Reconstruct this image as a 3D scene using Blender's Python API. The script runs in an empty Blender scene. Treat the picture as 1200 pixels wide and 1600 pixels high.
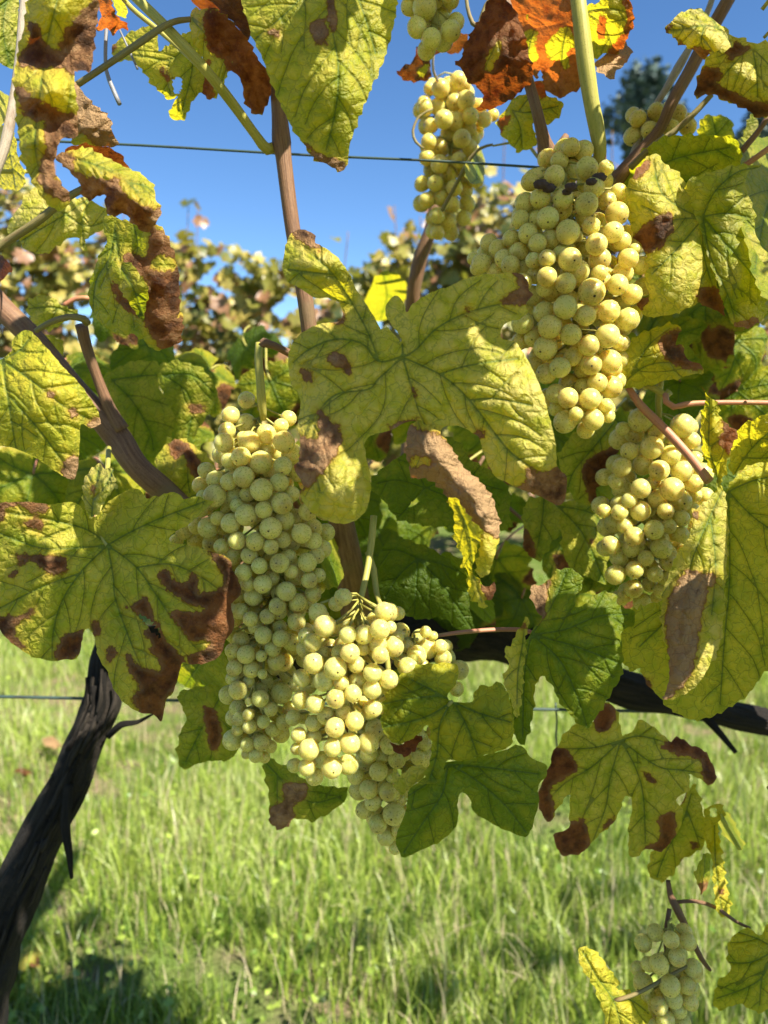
import bpy, math, random
import numpy as np
from mathutils import Vector, Matrix, noise, geometry

random.seed(7); rng = np.random.default_rng(7)
scene = bpy.context.scene
C = scene.collection
R_ = math.radians

# ------------------------------------------------------------ camera, sky, sun, exposure
W, H, F = 1200.0, 1600.0, 1200.0            # photograph size and focal length in its pixels
CAM_H = 1.35
PITCH = R_(7.6)
cam_d = bpy.data.cameras.new('camera')
cam_d.sensor_width = 36; cam_d.sensor_fit = 'AUTO'; cam_d.lens = 27.0
cam_d.clip_start = 0.02; cam_d.clip_end = 600
cam_d.dof.use_dof = True; cam_d.dof.focus_distance = 0.50; cam_d.dof.aperture_fstop = 7.6
cam = bpy.data.objects.new('camera', cam_d); C.objects.link(cam)
cam.location = (0, 0, CAM_H); cam.rotation_euler = (R_(90) - PITCH, 0, 0)
scene.camera = cam
CM = Matrix.Translation(cam.location) @ cam.rotation_euler.to_matrix().to_4x4()
CMn = np.array(CM)

world = bpy.data.worlds.new('World'); scene.world = world; world.use_nodes = True
SUN_EL, SUN_AZ = R_(50), R_(48)             # azimuth: to the right of straight behind the camera
sd = Vector((math.cos(SUN_EL) * math.sin(SUN_AZ), -math.cos(SUN_EL) * math.cos(SUN_AZ), math.sin(SUN_EL)))
nt = world.node_tree; nt.nodes.clear()
sky = nt.nodes.new('ShaderNodeTexSky'); sky.sky_type = 'NISHITA'; sky.sun_disc = False
sky.sun_elevation = SUN_EL; sky.sun_rotation = math.atan2(sd.x, sd.y)
sky.air_density = 1.0; sky.dust_density = 0.0; sky.ozone_density = 2.5; sky.altitude = 3000
bg = nt.nodes.new('ShaderNodeBackground'); bg.inputs['Strength'].default_value = 0.077
wo = nt.nodes.new('ShaderNodeOutputWorld')
hs = nt.nodes.new('ShaderNodeHueSaturation'); hs.inputs['Saturation'].default_value = 1.16
nt.links.new(sky.outputs[0], hs.inputs['Color']); nt.links.new(hs.outputs[0], bg.inputs[0]); nt.links.new(bg.outputs[0], wo.inputs[0])
sun_l = bpy.data.lights.new('sun', 'SUN'); sun_l.energy = 5.0; sun_l.angle = R_(0.53); sun_l.color = (1.0, 0.94, 0.82)
sun = bpy.data.objects.new('sun', sun_l); C.objects.link(sun)
sun.rotation_euler = sd.to_track_quat('Z', 'Y').to_euler()
scene.view_settings.view_transform = 'Standard'; scene.view_settings.look = 'None'
scene.view_settings.gamma = 1.0; scene.view_settings.exposure = 1.48
scene.cycles.max_bounces = 8; scene.cycles.transmission_bounces = 6; scene.cycles.diffuse_bounces = 4
scene.cycles.sample_clamp_indirect = 8

def P(px, py, d):
    """the point of the place seen at photograph pixel (px, py), d metres in front of the camera"""
    return CM @ Vector(((px - W / 2) / F * d, -(py - H / 2) / F * d, -d))
def Pn(x, y, d):
    v = np.stack([(x - W / 2) / F * d, -(y - H / 2) / F * d, -d, np.ones_like(d)], 1)
    return (v @ CMn.T)[:, :3]

# ------------------------------------------------------------ object helpers
def tag(o, label=None, cat=None, group=None, kind=None):
    if label: o['label'] = label
    if cat: o['category'] = cat
    if group: o['group'] = group
    if kind: o['kind'] = kind
    return o
def empty(name, loc):
    o = bpy.data.objects.new(name, None); C.objects.link(o); o.location = loc; o.empty_display_size = 0.05
    return o
def link(name, me, parent=None, loc=None):
    o = bpy.data.objects.new(name, me); C.objects.link(o)
    wl = Vector(loc) if loc is not None else Vector((0, 0, 0))
    if parent is not None:
        o.parent = parent
        p = parent; off = Vector((0, 0, 0))
        while p is not None: off += p.location; p = p.parent
        wl = wl - off
    o.location = wl
    return o
def mesh_np(name, v, tris, mat=None, attrs=None, smooth=True, vecs=None):
    me = bpy.data.meshes.new(name)
    n, m = len(v), len(tris)
    me.vertices.add(n); me.vertices.foreach_set('co', np.asarray(v, np.float32).ravel())
    me.loops.add(m * 3); me.loops.foreach_set('vertex_index', np.asarray(tris, np.int32).ravel())
    me.polygons.add(m); me.polygons.foreach_set('loop_start', np.arange(0, m * 3, 3, dtype=np.int32))
    me.polygons.foreach_set('use_smooth', np.full(m, smooth))
    for k, a in (attrs or {}).items():
        at = me.attributes.new(k, 'FLOAT', 'POINT'); at.data.foreach_set('value', np.asarray(a, np.float32))
    for k, a in (vecs or {}).items():
        at = me.attributes.new(k, 'FLOAT_VECTOR', 'POINT'); at.data.foreach_set('vector', np.asarray(a, np.float32).ravel())
    me.update(calc_edges=True); me.validate()
    if mat: me.materials.append(mat)
    return me

def catmull(pts, closed=False, step=6.0):
    p = np.asarray(pts, float); n = len(p)
    if n < 3 and not closed: 
        out = []
        for i in range(n - 1):
            L = np.linalg.norm(p[i + 1][:2] - p[i][:2]); k = max(1, int(L / step))
            for j in range(k): out.append(p[i] + (p[i + 1] - p[i]) * j / k)
        out.append(p[-1]); return np.array(out)
    out = []
    rngi = range(n) if closed else range(n - 1)
    for i in rngi:
        if closed: a, b, c, d = p[(i - 1) % n], p[i], p[(i + 1) % n], p[(i + 2) % n]
        else: a, b, c, d = p[max(i - 1, 0)], p[i], p[i + 1], p[min(i + 2, n - 1)]
        L = np.linalg.norm((c - b)[:2]) if p.shape[1] == 2 or closed else np.linalg.norm(c - b)
        k = max(1, int(round(L / step)))
        for j in range(k):
            t = j / k
            out.append(0.5 * ((2 * b) + (c - a) * t + (2 * a - 5 * b + 4 * c - d) * t * t + (-a + 3 * b - 3 * c + d) * t ** 3))
    if not closed: out.append(p[-1])
    return np.array(out)

def tube_mesh(name, pts, rad, mat, seg=8, rough=0.0, nodes=0, cap=True, step=0.006):
    """pts: world points, rad: radii, smoothed and swept"""
    p = np.array([list(q) + [r] for q, r in zip(pts, rad)])
    if len(p) > 2: s = catmull(p, step=step)
    else:
        k = max(2, int(np.linalg.norm(p[1][:3] - p[0][:3]) / step)); s = np.array([p[0] + (p[1] - p[0]) * i / k for i in range(k + 1)])
    n = len(s); V = []; T = []
    up = Vector((0.3, 0.2, 0.9)).normalized()
    so = random.random() * 50
    L = 0.0; lens = []
    prev = None
    for i in range(n):
        a = Vector(s[max(i - 1, 0)][:3]); b = Vector(s[min(i + 1, n - 1)][:3]); t = (b - a)
        if t.length < 1e-9: t = Vector((0, 0, 1))
        t.normalize()
        if prev is None: u = t.cross(up).normalized() if abs(t.dot(up)) < .95 else t.orthogonal().normalized()
        else: u = (prev - t * prev.dot(t)).normalized()
        prev = u; w = t.cross(u)
        c = Vector(s[i][:3]); r = max(s[i][3], 1e-4)
        if i: L += (c - Vector(s[i - 1][:3])).length
        lens.append(L)
        if nodes: 
            ph = (L % nodes) / nodes; r *= 1 + 0.28 * math.exp(-((ph - .5) / .07) ** 2)
        for k in range(seg):
            an = 2 * math.pi * k / seg
            rr = r
            if rough:
                rr *= 1 + rough * (noise.noise(Vector((math.cos(an) * 2.2, math.sin(an) * 2.2, L * 22 + so))) + .6 * noise.noise(Vector((math.cos(an) * 6, math.sin(an) * 6, L * 30 + so))) + .5 * noise.noise(Vector((so, 1, L * 25))))
            q = c + (u * math.cos(an) + w * math.sin(an)) * rr
            V.append(q[:])
    for i in range(n - 1):
        for k in range(seg):
            a = i * seg + k; b = i * seg + (k + 1) % seg
            T.append((a, b, b + seg)); T.append((a, b + seg, a + seg))
    if cap:
        for base, o in ((0, s[0]), ((n - 1) * seg, s[-1])):
            ci = len(V); V.append(tuple(o[:3]))
            for k in range(seg): T.append((ci, base + k, base + (k + 1) % seg) if base else (ci, base + (k + 1) % seg, base + k))
    an = np.tile(np.arange(seg) / seg, n)
    ln = np.repeat(np.array(lens), seg)
    if cap: an = np.append(an, [0, 0]); ln = np.append(ln, [0, lens[-1]])
    vec = np.stack([np.cos(an * 2 * np.pi), np.sin(an * 2 * np.pi), ln * 100], 1)
    return np.array(V), np.array(T), vec
def tube(name, pts, rad, mat, parent=None, label=None, **k):
    V, T, vec = tube_mesh(name, pts, rad, mat, **k)
    o0 = V[0].copy()
    o = link(name, mesh_np(name, V - o0, T, mat, vecs={'lp': vec}), parent, o0)
    if label: o['label'] = label
    return o
def ptube(name, pix, mat, parent=None, **k):
    """pix: (px, py, width in px, depth)"""
    return tube(name, [P(x, y, d) for x, y, w, d in pix], [w / 2 / F * d for x, y, w, d in pix], mat, parent, **k)

# ------------------------------------------------------------ materials
def newmat(name):
    m = bpy.data.materials.new(name); m.use_nodes = True; m.node_tree.nodes.clear(); return m
class NB:
    def __init__(s, m): s.t = m.node_tree
    def n(s, typ, **kw):
        nd = s.t.nodes.new(typ)
        for k, v in kw.items():
            if k.startswith('_'): setattr(nd, k[1:], v)
        return nd
    def l(s, a, b): s.t.links.new(a, b)
    def setv(s, sock, v):
        if hasattr(v, 'is_output') or isinstance(v, bpy.types.NodeSocket): s.l(v, sock)
        else: sock.default_value = v
    def math(s, op, a, b=None, c=None, clamp=False):
        nd = s.t.nodes.new('ShaderNodeMath'); nd.operation = op; nd.use_clamp = clamp
        s.setv(nd.inputs[0], a)
        if b is not None: s.setv(nd.inputs[1], b)
        if c is not None: s.setv(nd.inputs[2], c)
        return nd.outputs[0]
    def vmath(s, op, a, b=None, sc=None):
        nd = s.t.nodes.new('ShaderNodeVectorMath'); nd.operation = op
        s.setv(nd.inputs[0], a)
        if b is not None: s.setv(nd.inputs[1], b)
        if sc is not None: s.setv(nd.inputs['Scale'], sc)
        return nd.outputs[0]
    def smooth(s, v, a, b, lo=0.0, hi=1.0):
        if a > b: a, b, lo, hi = b, a, hi, lo
        nd = s.t.nodes.new('ShaderNodeMapRange'); nd.interpolation_type = 'SMOOTHSTEP'
        s.setv(nd.inputs[0], v); nd.inputs[1].default_value = a; nd.inputs[2].default_value = b
        nd.inputs[3].default_value = lo; nd.inputs[4].default_value = hi
        return nd.outputs[0]
    def attr(s, name, typ='GEOMETRY', out='Fac'):
        nd = s.t.nodes.new('ShaderNodeAttribute'); nd.attribute_name = name; nd.attribute_type = typ
        return nd.outputs[out]
    def noise(s, vec, scale, detail=3, rough=.55, out=0):
        nd = s.t.nodes.new('ShaderNodeTexNoise'); s.l(vec, nd.inputs['Vector'])
        nd.inputs['Scale'].default_value = scale; nd.inputs['Detail'].default_value = detail; nd.inputs['Roughness'].default_value = rough
        return nd.outputs[out]
    def vor(s, vec, scale, feature='F1', out=0, rand=1.0):
        nd = s.t.nodes.new('ShaderNodeTexVoronoi'); nd.feature = feature; s.l(vec, nd.inputs['Vector'])
        nd.inputs['Scale'].default_value = scale; nd.inputs['Randomness'].default_value = rand
        return nd.outputs[out]
    def mix(s, f, a, b, blend='MIX'):
        nd = s.t.nodes.new('ShaderNodeMix'); nd.data_type = 'RGBA'; nd.blend_type = blend
        s.setv(nd.inputs[0], f)
        s.setv(nd.inputs[6], (*a, 1) if isinstance(a, tuple) and len(a) == 3 else a)
        s.setv(nd.inputs[7], (*b, 1) if isinstance(b, tuple) and len(b) == 3 else b)
        return nd.outputs[2]
    def bump(s, h, dist, strength=1.0, normal=None):
        nd = s.t.nodes.new('ShaderNodeBump'); nd.inputs['Distance'].default_value = dist; nd.inputs['Strength'].default_value = strength
        s.l(h, nd.inputs['Height'])
        if normal is not None: s.l(normal, nd.inputs['Normal'])
        return nd.outputs[0]
    def out(s, sh):
        o = s.t.nodes.new('ShaderNodeOutputMaterial'); s.l(sh, o.inputs[0])

def leaf_material():
    m = newmat('vine_leaf'); b = NB(m)
    lp = b.attr('lp', out='Vector')
    seed = b.attr('seed', 'OBJECT'); yel = b.attr('yel', 'OBJECT'); pale = b.attr('pale', 'OBJECT')
    marg = b.attr('margin', 'OBJECT'); tan = b.attr('tan', 'OBJECT')
    cmb = b.t.nodes.new('ShaderNodeCombineXYZ'); b.l(seed, cmb.inputs[0]); b.l(seed, cmb.inputs[1]); b.l(seed, cmb.inputs[2])
    co = b.vmath('ADD', lp, cmb.outputs[0])
    vein = b.attr('vein'); vein2 = b.attr('vein2'); rot = b.attr('rot'); edge = b.attr('edge')
    n_big = b.noise(co, 0.035, 4, .6); n_mid = b.noise(co, 0.12, 4, .6); n_fine = b.noise(co, 0.9, 4, .6)
    warp = b.noise(co, 0.18, 2, .5, out=1)
    cw = b.vmath('ADD', co, b.vmath('SCALE', b.vmath('SUBTRACT', warp, (.5, .5, .5)), sc=6.0))
    v3 = b.vor(cw, 0.135, 'DISTANCE_TO_EDGE')           # tertiary network, cells about 5 mm
    v4 = b.vor(cw, 0.5, 'DISTANCE_TO_EDGE')
    net = b.smooth(v3, 0.0, 0.055, 1.0, 0.0); net4 = b.smooth(v4, 0.0, 0.12, 1.0, 0.0)
    l1 = b.smooth(b.math('ADD', vein, b.math('MULTIPLY', n_fine, .25)), 0.30, 1.0, 1.0, 0.0)
    l2 = b.smooth(b.math('ADD', vein2, b.math('MULTIPLY', n_fine, .2)), 0.18, 0.65, 1.0, 0.0)
    near = b.smooth(vein, 0.0, 7.0, 1.0, 0.0); near2 = b.smooth(vein2, 0.0, 3.2, 1.0, 0.0)
    # greenness: less in yellowed leaves, lingering along the veins
    g = b.math('SUBTRACT', .72, yel)
    g = b.math('ADD', g, b.math('MULTIPLY', b.math('SUBTRACT', n_big, .5), 1.5))
    g = b.math('ADD', g, b.math('MULTIPLY', b.math('SUBTRACT', n_mid, .5), .8))
    g = b.math('ADD', g, b.math('MULTIPLY', near, .34)); g = b.math('ADD', g, b.math('MULTIPLY', near2, .16))
    g = b.math('ADD', g, b.math('MULTIPLY', net, .10), clamp=True)
    yelc = b.mix(pale, (.54, .45, .025), (.64, .53, .17))
    yelc = b.mix(b.smooth(n_mid, .35, .7), yelc, (.46, .45, .04))
    grc = b.mix(b.smooth(n_mid, .3, .7), (.070, .115, .008), (.155, .20, .012))
    base = b.mix(g, yelc, grc)
    deep = b.smooth(yel, -.02, -.3); base = b.mix(b.math('MULTIPLY', deep, .9), base, (.024, .052, .006))  # low yel: darker green, also painting canopy shade into the interior leaves
    # drawn veins: darker green on pale tissue
    vc = b.mix(pale, (.10, .14, .02), (.17, .18, .04))
    base = b.mix(b.math('MULTIPLY', net4, .13), base, vc)
    base = b.mix(b.math('MULTIPLY', net, .34), base, vc)
    base = b.mix(b.math('MULTIPLY', l2, .5), base, vc)
    base = b.mix(b.math('MULTIPLY', l1, .62), base, (.10, .17, .035))
    # small dark specks
    sp = b.vor(co, 0.28, 'F1'); sp2 = b.noise(co, 0.10, 2)
    spk = b.math('MULTIPLY', b.smooth(b.math('ADD', sp, b.math('MULTIPLY', n_fine, .12)), .13, .21, 1, 0), b.smooth(sp2, .43, .54))
    base = b.mix(b.math('MULTIPLY', spk, .8), base, (.055, .03, .012))
    # dead tissue
    jag = b.math('MULTIPLY', b.math('SUBTRACT', b.noise(co, .22, 5, .65), .5), 9.0)
    r1 = b.math('ADD', rot, jag)
    r2 = b.math('ADD', b.math('SUBTRACT', marg, edge), b.math('MULTIPLY', b.math('SUBTRACT', b.noise(co, .07, 4, .6), .5), 26.0))
    rr = b.math('MAXIMUM', r1, r2)
    dead = b.smooth(rr, -.6, .5); halo = b.smooth(rr, -6.5, -.2); rust = b.math('MULTIPLY', b.smooth(rr, -1.6, 0), b.smooth(rr, 2.2, .2))
    base = b.mix(b.math('MULTIPLY', halo, .75), base, (.52, .38, .055)); base = b.mix(b.math('MULTIPLY', rust, .7), base, (.36, .14, .03))
    bn = b.math('ADD', b.math('MULTIPLY', b.noise(co, .11, 5, .65), .65), b.math('MULTIPLY', b.noise(co, .035, 3, .5), .35))
    br = b.mix(b.smooth(bn, .40, .58), (.016, .007, .003), (.19, .068, .018))
    br = b.mix(b.smooth(b.math('ADD', bn, b.math('MULTIPLY', b.math('SUBTRACT', tan, .5), .5)), .45, .75), br, (.45, .29, .14))
    br = b.mix(b.math('MULTIPLY', net, .35), br, (.05, .022, .016))
    br = b.mix(b.math('MULTIPLY', b.smooth(rr, 3.5, .3), .5), br, (.38, .22, .09))
    rim = b.smooth(b.math('ABSOLUTE', b.math('SUBTRACT', rr, .1)), 0, .7, 1, 0)
    br = b.mix(b.math('MULTIPLY', rim, .3), br, (.10, .035, .012))
    br = b.mix(b.math('MULTIPLY', n_fine, .35), br, (.20, .11, .05))
    col = b.mix(dead, base, br)
    # through-light
    tgr = b.mix(g, (.80, .66, .02), (.34, .44, .012))
    tgr = b.mix(b.math('MULTIPLY', net, .4), tgr, (.10, .15, .01))
    tgr = b.mix(b.math('MULTIPLY', b.math('MAXIMUM', l1, l2), .8), tgr, (.09, .12, .01))
    tbr = b.mix(b.smooth(bn, .3, .6), (.30, .035, .004), (.80, .20, .02))
    tcol = b.mix(dead, tgr, tbr)
    hgt = b.math('ADD', b.math('MULTIPLY', b.smooth(v3, 0, .30), .55), b.math('MULTIPLY', b.smooth(v4, 0, .35), .12))
    hgt = b.math('ADD', hgt, b.math('MULTIPLY', b.smooth(vein2, 0, 1.4), .55))
    hgt = b.math('ADD', hgt, b.math('MULTIPLY', b.smooth(vein, 0, 2.0), .7))
    hgt = b.math('ADD', hgt, b.math('MULTIPLY', n_fine, .14))
    crk = b.math('ADD', b.noise(co, .35, 5, .7), b.math('MULTIPLY', n_fine, .3))
    hgt = b.math('ADD', hgt, b.math('MULTIPLY', b.math('MULTIPLY', dead, crk), 2.2))
    nrm = b.bump(hgt, .0019, .9)
    pr = b.n('ShaderNodeBsdfPrincipled'); b.l(col, pr.inputs['Base Color']); b.l(nrm, pr.inputs['Normal'])
    b.l(b.mix(dead, (.47, .47, .47), (.7, .7, .7)), pr.inputs['Roughness'])
    pr.inputs['Specular IOR Level'].default_value = .2
    tr = b.n('ShaderNodeBsdfTranslucent'); b.l(tcol, tr.inputs[0]); b.l(nrm, tr.inputs['Normal'])
    mx = b.n('ShaderNodeMixShader'); b.setv(mx.inputs[0], b.mix(dead, (.48, .48, .48), b.mix(b.attr('glo', 'OBJECT'), (.16, .16, .16), (.50, .50, .50))))
    b.l(pr.outputs[0], mx.inputs[1]); b.l(tr.outputs[0], mx.inputs[2]); b.out(mx.outputs[0])
    return m
M_LEAF = leaf_material()

def stem_material(name, c1, c2, c3, scale=1.0, bumpd=.0006, rough=.6, lichen=0):
    m = newmat(name); b = NB(m)
    lp = b.attr('lp', out='Vector')
    st = b.vmath('MULTIPLY', lp, (3.2, 3.2, .22 * scale))
    n1 = b.noise(st, 1.6, 5, .65); n2 = b.noise(lp, .35, 4, .6); n3 = b.noise(lp, 3.0, 3, .6)
    col = b.mix(b.smooth(n1, .35, .65), c1, c2); col = b.mix(b.smooth(n2, .48, .7), col, c3)
    dots = b.smooth(b.vor(b.vmath('MULTIPLY', lp, (3, 3, 6)), 1.0), .12, .25, 1, 0)
    col = b.mix(b.math('MULTIPLY', dots, .55), col, tuple(x * .35 for x in c1))
    h = b.math('ADD', n1, b.math('MULTIPLY', n3, .35))
    nrm = b.bump(h, bumpd, 1.0)
    pr = b.n('ShaderNodeBsdfPrincipled'); b.l(col, pr.inputs['Base Color']); b.l(nrm, pr.inputs['Normal'])
    pr.inputs['Roughness'].default_value = rough; pr.inputs['Specular IOR Level'].default_value = .3
    b.out(pr.outputs[0]); return m
M_CANE = stem_material('brown_cane', (.13, .065, .035), (.23, .125, .065), (.17, .11, .055))
M_GREY = stem_material('grey_cane', (.33, .27, .20), (.42, .35, .26), (.22, .15, .10))
M_GREEN = stem_material('green_shoot', (.30, .27, .05), (.40, .35, .09), (.24, .25, .04), bumpd=.0002, rough=.45)
M_OLIVE = stem_material('olive_shoot', (.17, .14, .05), (.25, .20, .075), (.20, .11, .05), bumpd=.0003)
M_RED = stem_material('reddish_petiole', (.38, .15, .085), (.46, .21, .12), (.34, .24, .07), bumpd=.0002, rough=.45)
M_BARK = stem_material('trunk_bark', (.009, .007, .005), (.026, .019, .013), (.016, .013, .010), scale=.8, bumpd=.006, rough=.9)
M_STRIP = stem_material('peeling_bark', (.018, .014, .010), (.055, .042, .030), (.03, .024, .018), scale=.8, bumpd=.002, rough=.9)
M_WIRE = stem_material('green_wire', (.035, .06, .055), (.05, .08, .072), (.04, .045, .04), bumpd=.0001, rough=.4)
M_GWIRE = stem_material('grey_tendril', (.17, .17, .18), (.30, .30, .31), (.05, .05, .055), bumpd=.0002, rough=.5)

def grape_material():
    m = newmat('grape_skin'); b = NB(m)
    tc = b.n('ShaderNodeTexCoord').outputs['Object']
    rnd = b.n('ShaderNodeObjectInfo').outputs['Random']
    cx = b.n('ShaderNodeCombineXYZ'); b.l(b.math('MULTIPLY', rnd, 50), cx.inputs[0]); b.l(b.math('MULTIPLY', rnd, 31), cx.inputs[1])
    co = b.vmath('ADD', b.vmath('SCALE', tc, sc=100.0), cx.outputs[0])      # centimetres
    sep = b.n('ShaderNodeSeparateXYZ'); b.l(b.vmath('NORMALIZE', tc), sep.inputs[0])
    zz = b.math('MULTIPLY', sep.outputs[2], -1.0)                            # 1 at the blossom end
    n1 = b.noise(co, 1.3, 4, .6); n2 = b.noise(co, 6, 4, .65)
    c = b.mix(b.smooth(rnd, .1, .9), (.75, .67, .20), (.83, .69, .21))
    c = b.mix(b.smooth(n1, .4, .7), c, (.65, .60, .14))
    c = b.mix(b.math('MULTIPLY', b.smooth(n2, .45, .75), .4), c, (.80, .72, .31))      # waxy bloom
    ripe = b.attr('ripe', 'OBJECT'); c = b.mix(ripe, c, (.78, .56, .10))
    rust = b.math('MULTIPLY', b.smooth(zz, .55, .95), b.smooth(b.math('FRACT', b.math('MULTIPLY', rnd, 7.3)), .35, .8))
    c = b.mix(b.math('MULTIPLY', rust, .5), c, (.36, .25, .07))
    sp = b.vor(co, 3.2); spk = b.math('MULTIPLY', b.smooth(sp, .10, .17, 1, 0), b.smooth(b.noise(co, 1.1, 2), .5, .6))
    c = b.mix(b.math('MULTIPLY', spk, .85), c, (.10, .05, .02))
    scar = b.smooth(b.math('ADD', zz, b.math('MULTIPLY', b.math('SUBTRACT', n2, .5), .01)), .9945, .9975)
    c = b.mix(b.math('MULTIPLY', scar, b.smooth(b.math('FRACT', b.math('MULTIPLY', rnd, 3.7)), .3, .5)), c, (.035, .02, .01))
    pr = b.n('ShaderNodeBsdfPrincipled'); b.l(c, pr.inputs['Base Color'])
    pr.inputs['Subsurface Weight'].default_value = .85; pr.inputs['Subsurface Radius'].default_value = (1.0, .75, .22)
    pr.inputs['Subsurface Scale'].default_value = .010
    b.l(b.mix(b.smooth(n2, .3, .7), (.22, .22, .22), (.45, .45, .45)), pr.inputs['Roughness'])
    pr.inputs['Specular IOR Level'].default_value = .5; pr.inputs['Transmission Weight'].default_value = .28; pr.inputs['IOR'].default_value = 1.38
    pr.inputs['Sheen Weight'].default_value = .08; pr.inputs['Sheen Roughness'].default_value = .35; pr.inputs['Sheen Tint'].default_value = (1, .95, .7, 1)
    b.l(b.bump(n2, .00012, .6), pr.inputs['Normal'])
    b.out(pr.outputs[0]); return m
M_GRAPE = grape_material()

# ------------------------------------------------------------ leaf geometry
def seg_dist(pts, segs):
    """distance from points (n,2) to segments (m,4)"""
    if len(segs) == 0: return np.full(len(pts), 400.0)
    out = np.full(len(pts), 1e9)
    a = segs[:, :2]; d = segs[:, 2:] - a; L2 = np.maximum((d ** 2).sum(1), 1e-9)
    for i0 in range(0, len(pts), 2000):
        p = pts[i0:i0 + 2000, None, :] - a[None]
        t = np.clip((p * d[None]).sum(2) / L2[None], 0, 1)
        q = p - t[..., None] * d[None]
        out[i0:i0 + 2000] = np.sqrt((q ** 2).sum(2)).min(1)
    return out
def inside(pts, poly):
    x, y = pts[:, 0], pts[:, 1]; r = np.zeros(len(pts), bool); n = len(poly); j = n - 1
    for i in range(n):
        xi, yi = poly[i]; xj, yj = poly[j]
        c = ((yi > y) != (yj > y)) & (x < (xj - xi) * (y - yi) / ((yj - yi) if abs(yj - yi) > 1e-9 else 1e-9) + xi)
        r ^= c; j = i
    return r
def loop_segs(poly):
    p = np.asarray(poly, float); return np.hstack([p, np.roll(p, -1, 0)])
def line_segs(p): 
    p = np.asarray(p, float); return np.hstack([p[:-1], p[1:]])
def tps(ctrl, pts):
    c = np.asarray(ctrl, float)
    if len(c) == 0: return np.zeros(len(pts))
    if len(c) < 3: return np.full(len(pts), c[:, 2].mean())
    S = 100.0; X = c[:, :2] / S; z = c[:, 2]; n = len(c)
    def K(a, b):
        r2 = ((a[:, None] - b[None]) ** 2).sum(2) + 1e-9; return .5 * r2 * np.log(r2)
    A = np.zeros((n + 3, n + 3)); A[:n, :n] = K(X, X) + np.eye(n) * .02; A[:n, n] = 1; A[:n, n + 1:] = X; A[n, :n] = 1; A[n + 1:, :n] = X.T
    w = np.linalg.lstsq(A, np.append(z, [0, 0, 0]), rcond=None)[0]
    Y = pts / S
    return K(Y, X) @ w[:n] + w[n] + Y @ w[n + 1:]

def make_veins(outl, prim, step, min_len=14, spread=52):
    """secondary veins branching from the primary ones, kept inside the outline"""
    sec = []
    for v in prim:
        v = np.asarray(v); 
        if len(v) < 4: continue
        L = np.linalg.norm(np.diff(v, axis=0), axis=1); cum = np.append(0, np.cumsum(L)); T = cum[-1]
        s = spread * (.5 + .4 * random.random()); side = random.choice((-1, 1))
        while s < T * .93:
            i = min(int(np.searchsorted(cum, s)), len(v) - 1); i = max(i, 1)
            t = v[i] - v[i - 1]; t = t / (np.linalg.norm(t) + 1e-9)
            a = side * R_(random.uniform(42, 60)); side = -side
            d = np.array([t[0] * math.cos(a) - t[1] * math.sin(a), t[0] * math.sin(a) + t[1] * math.cos(a)])
            p = v[i].copy(); path = [p.copy()]; ml = (T - s) * .62 + 16
            others = [np.asarray(w) for w in prim if w is not v]
            run = 0
            while run < ml:
                d2 = d * .985 + t * .06; d = d2 / np.linalg.norm(d2) + rng.normal(0, .05, 2); d /= np.linalg.norm(d)
                p = p + d * step; run += step
                if not inside(p[None], outl)[0]: break
                if run > step * 2 and others and min(np.min(np.hypot(*(o - p).T)) for o in others) < step * 1.3: break
                path.append(p.copy())
            if len(path) > 2: sec.append(np.array(path))
            s += spread * random.uniform(.42, .62)
    return sec

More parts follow.
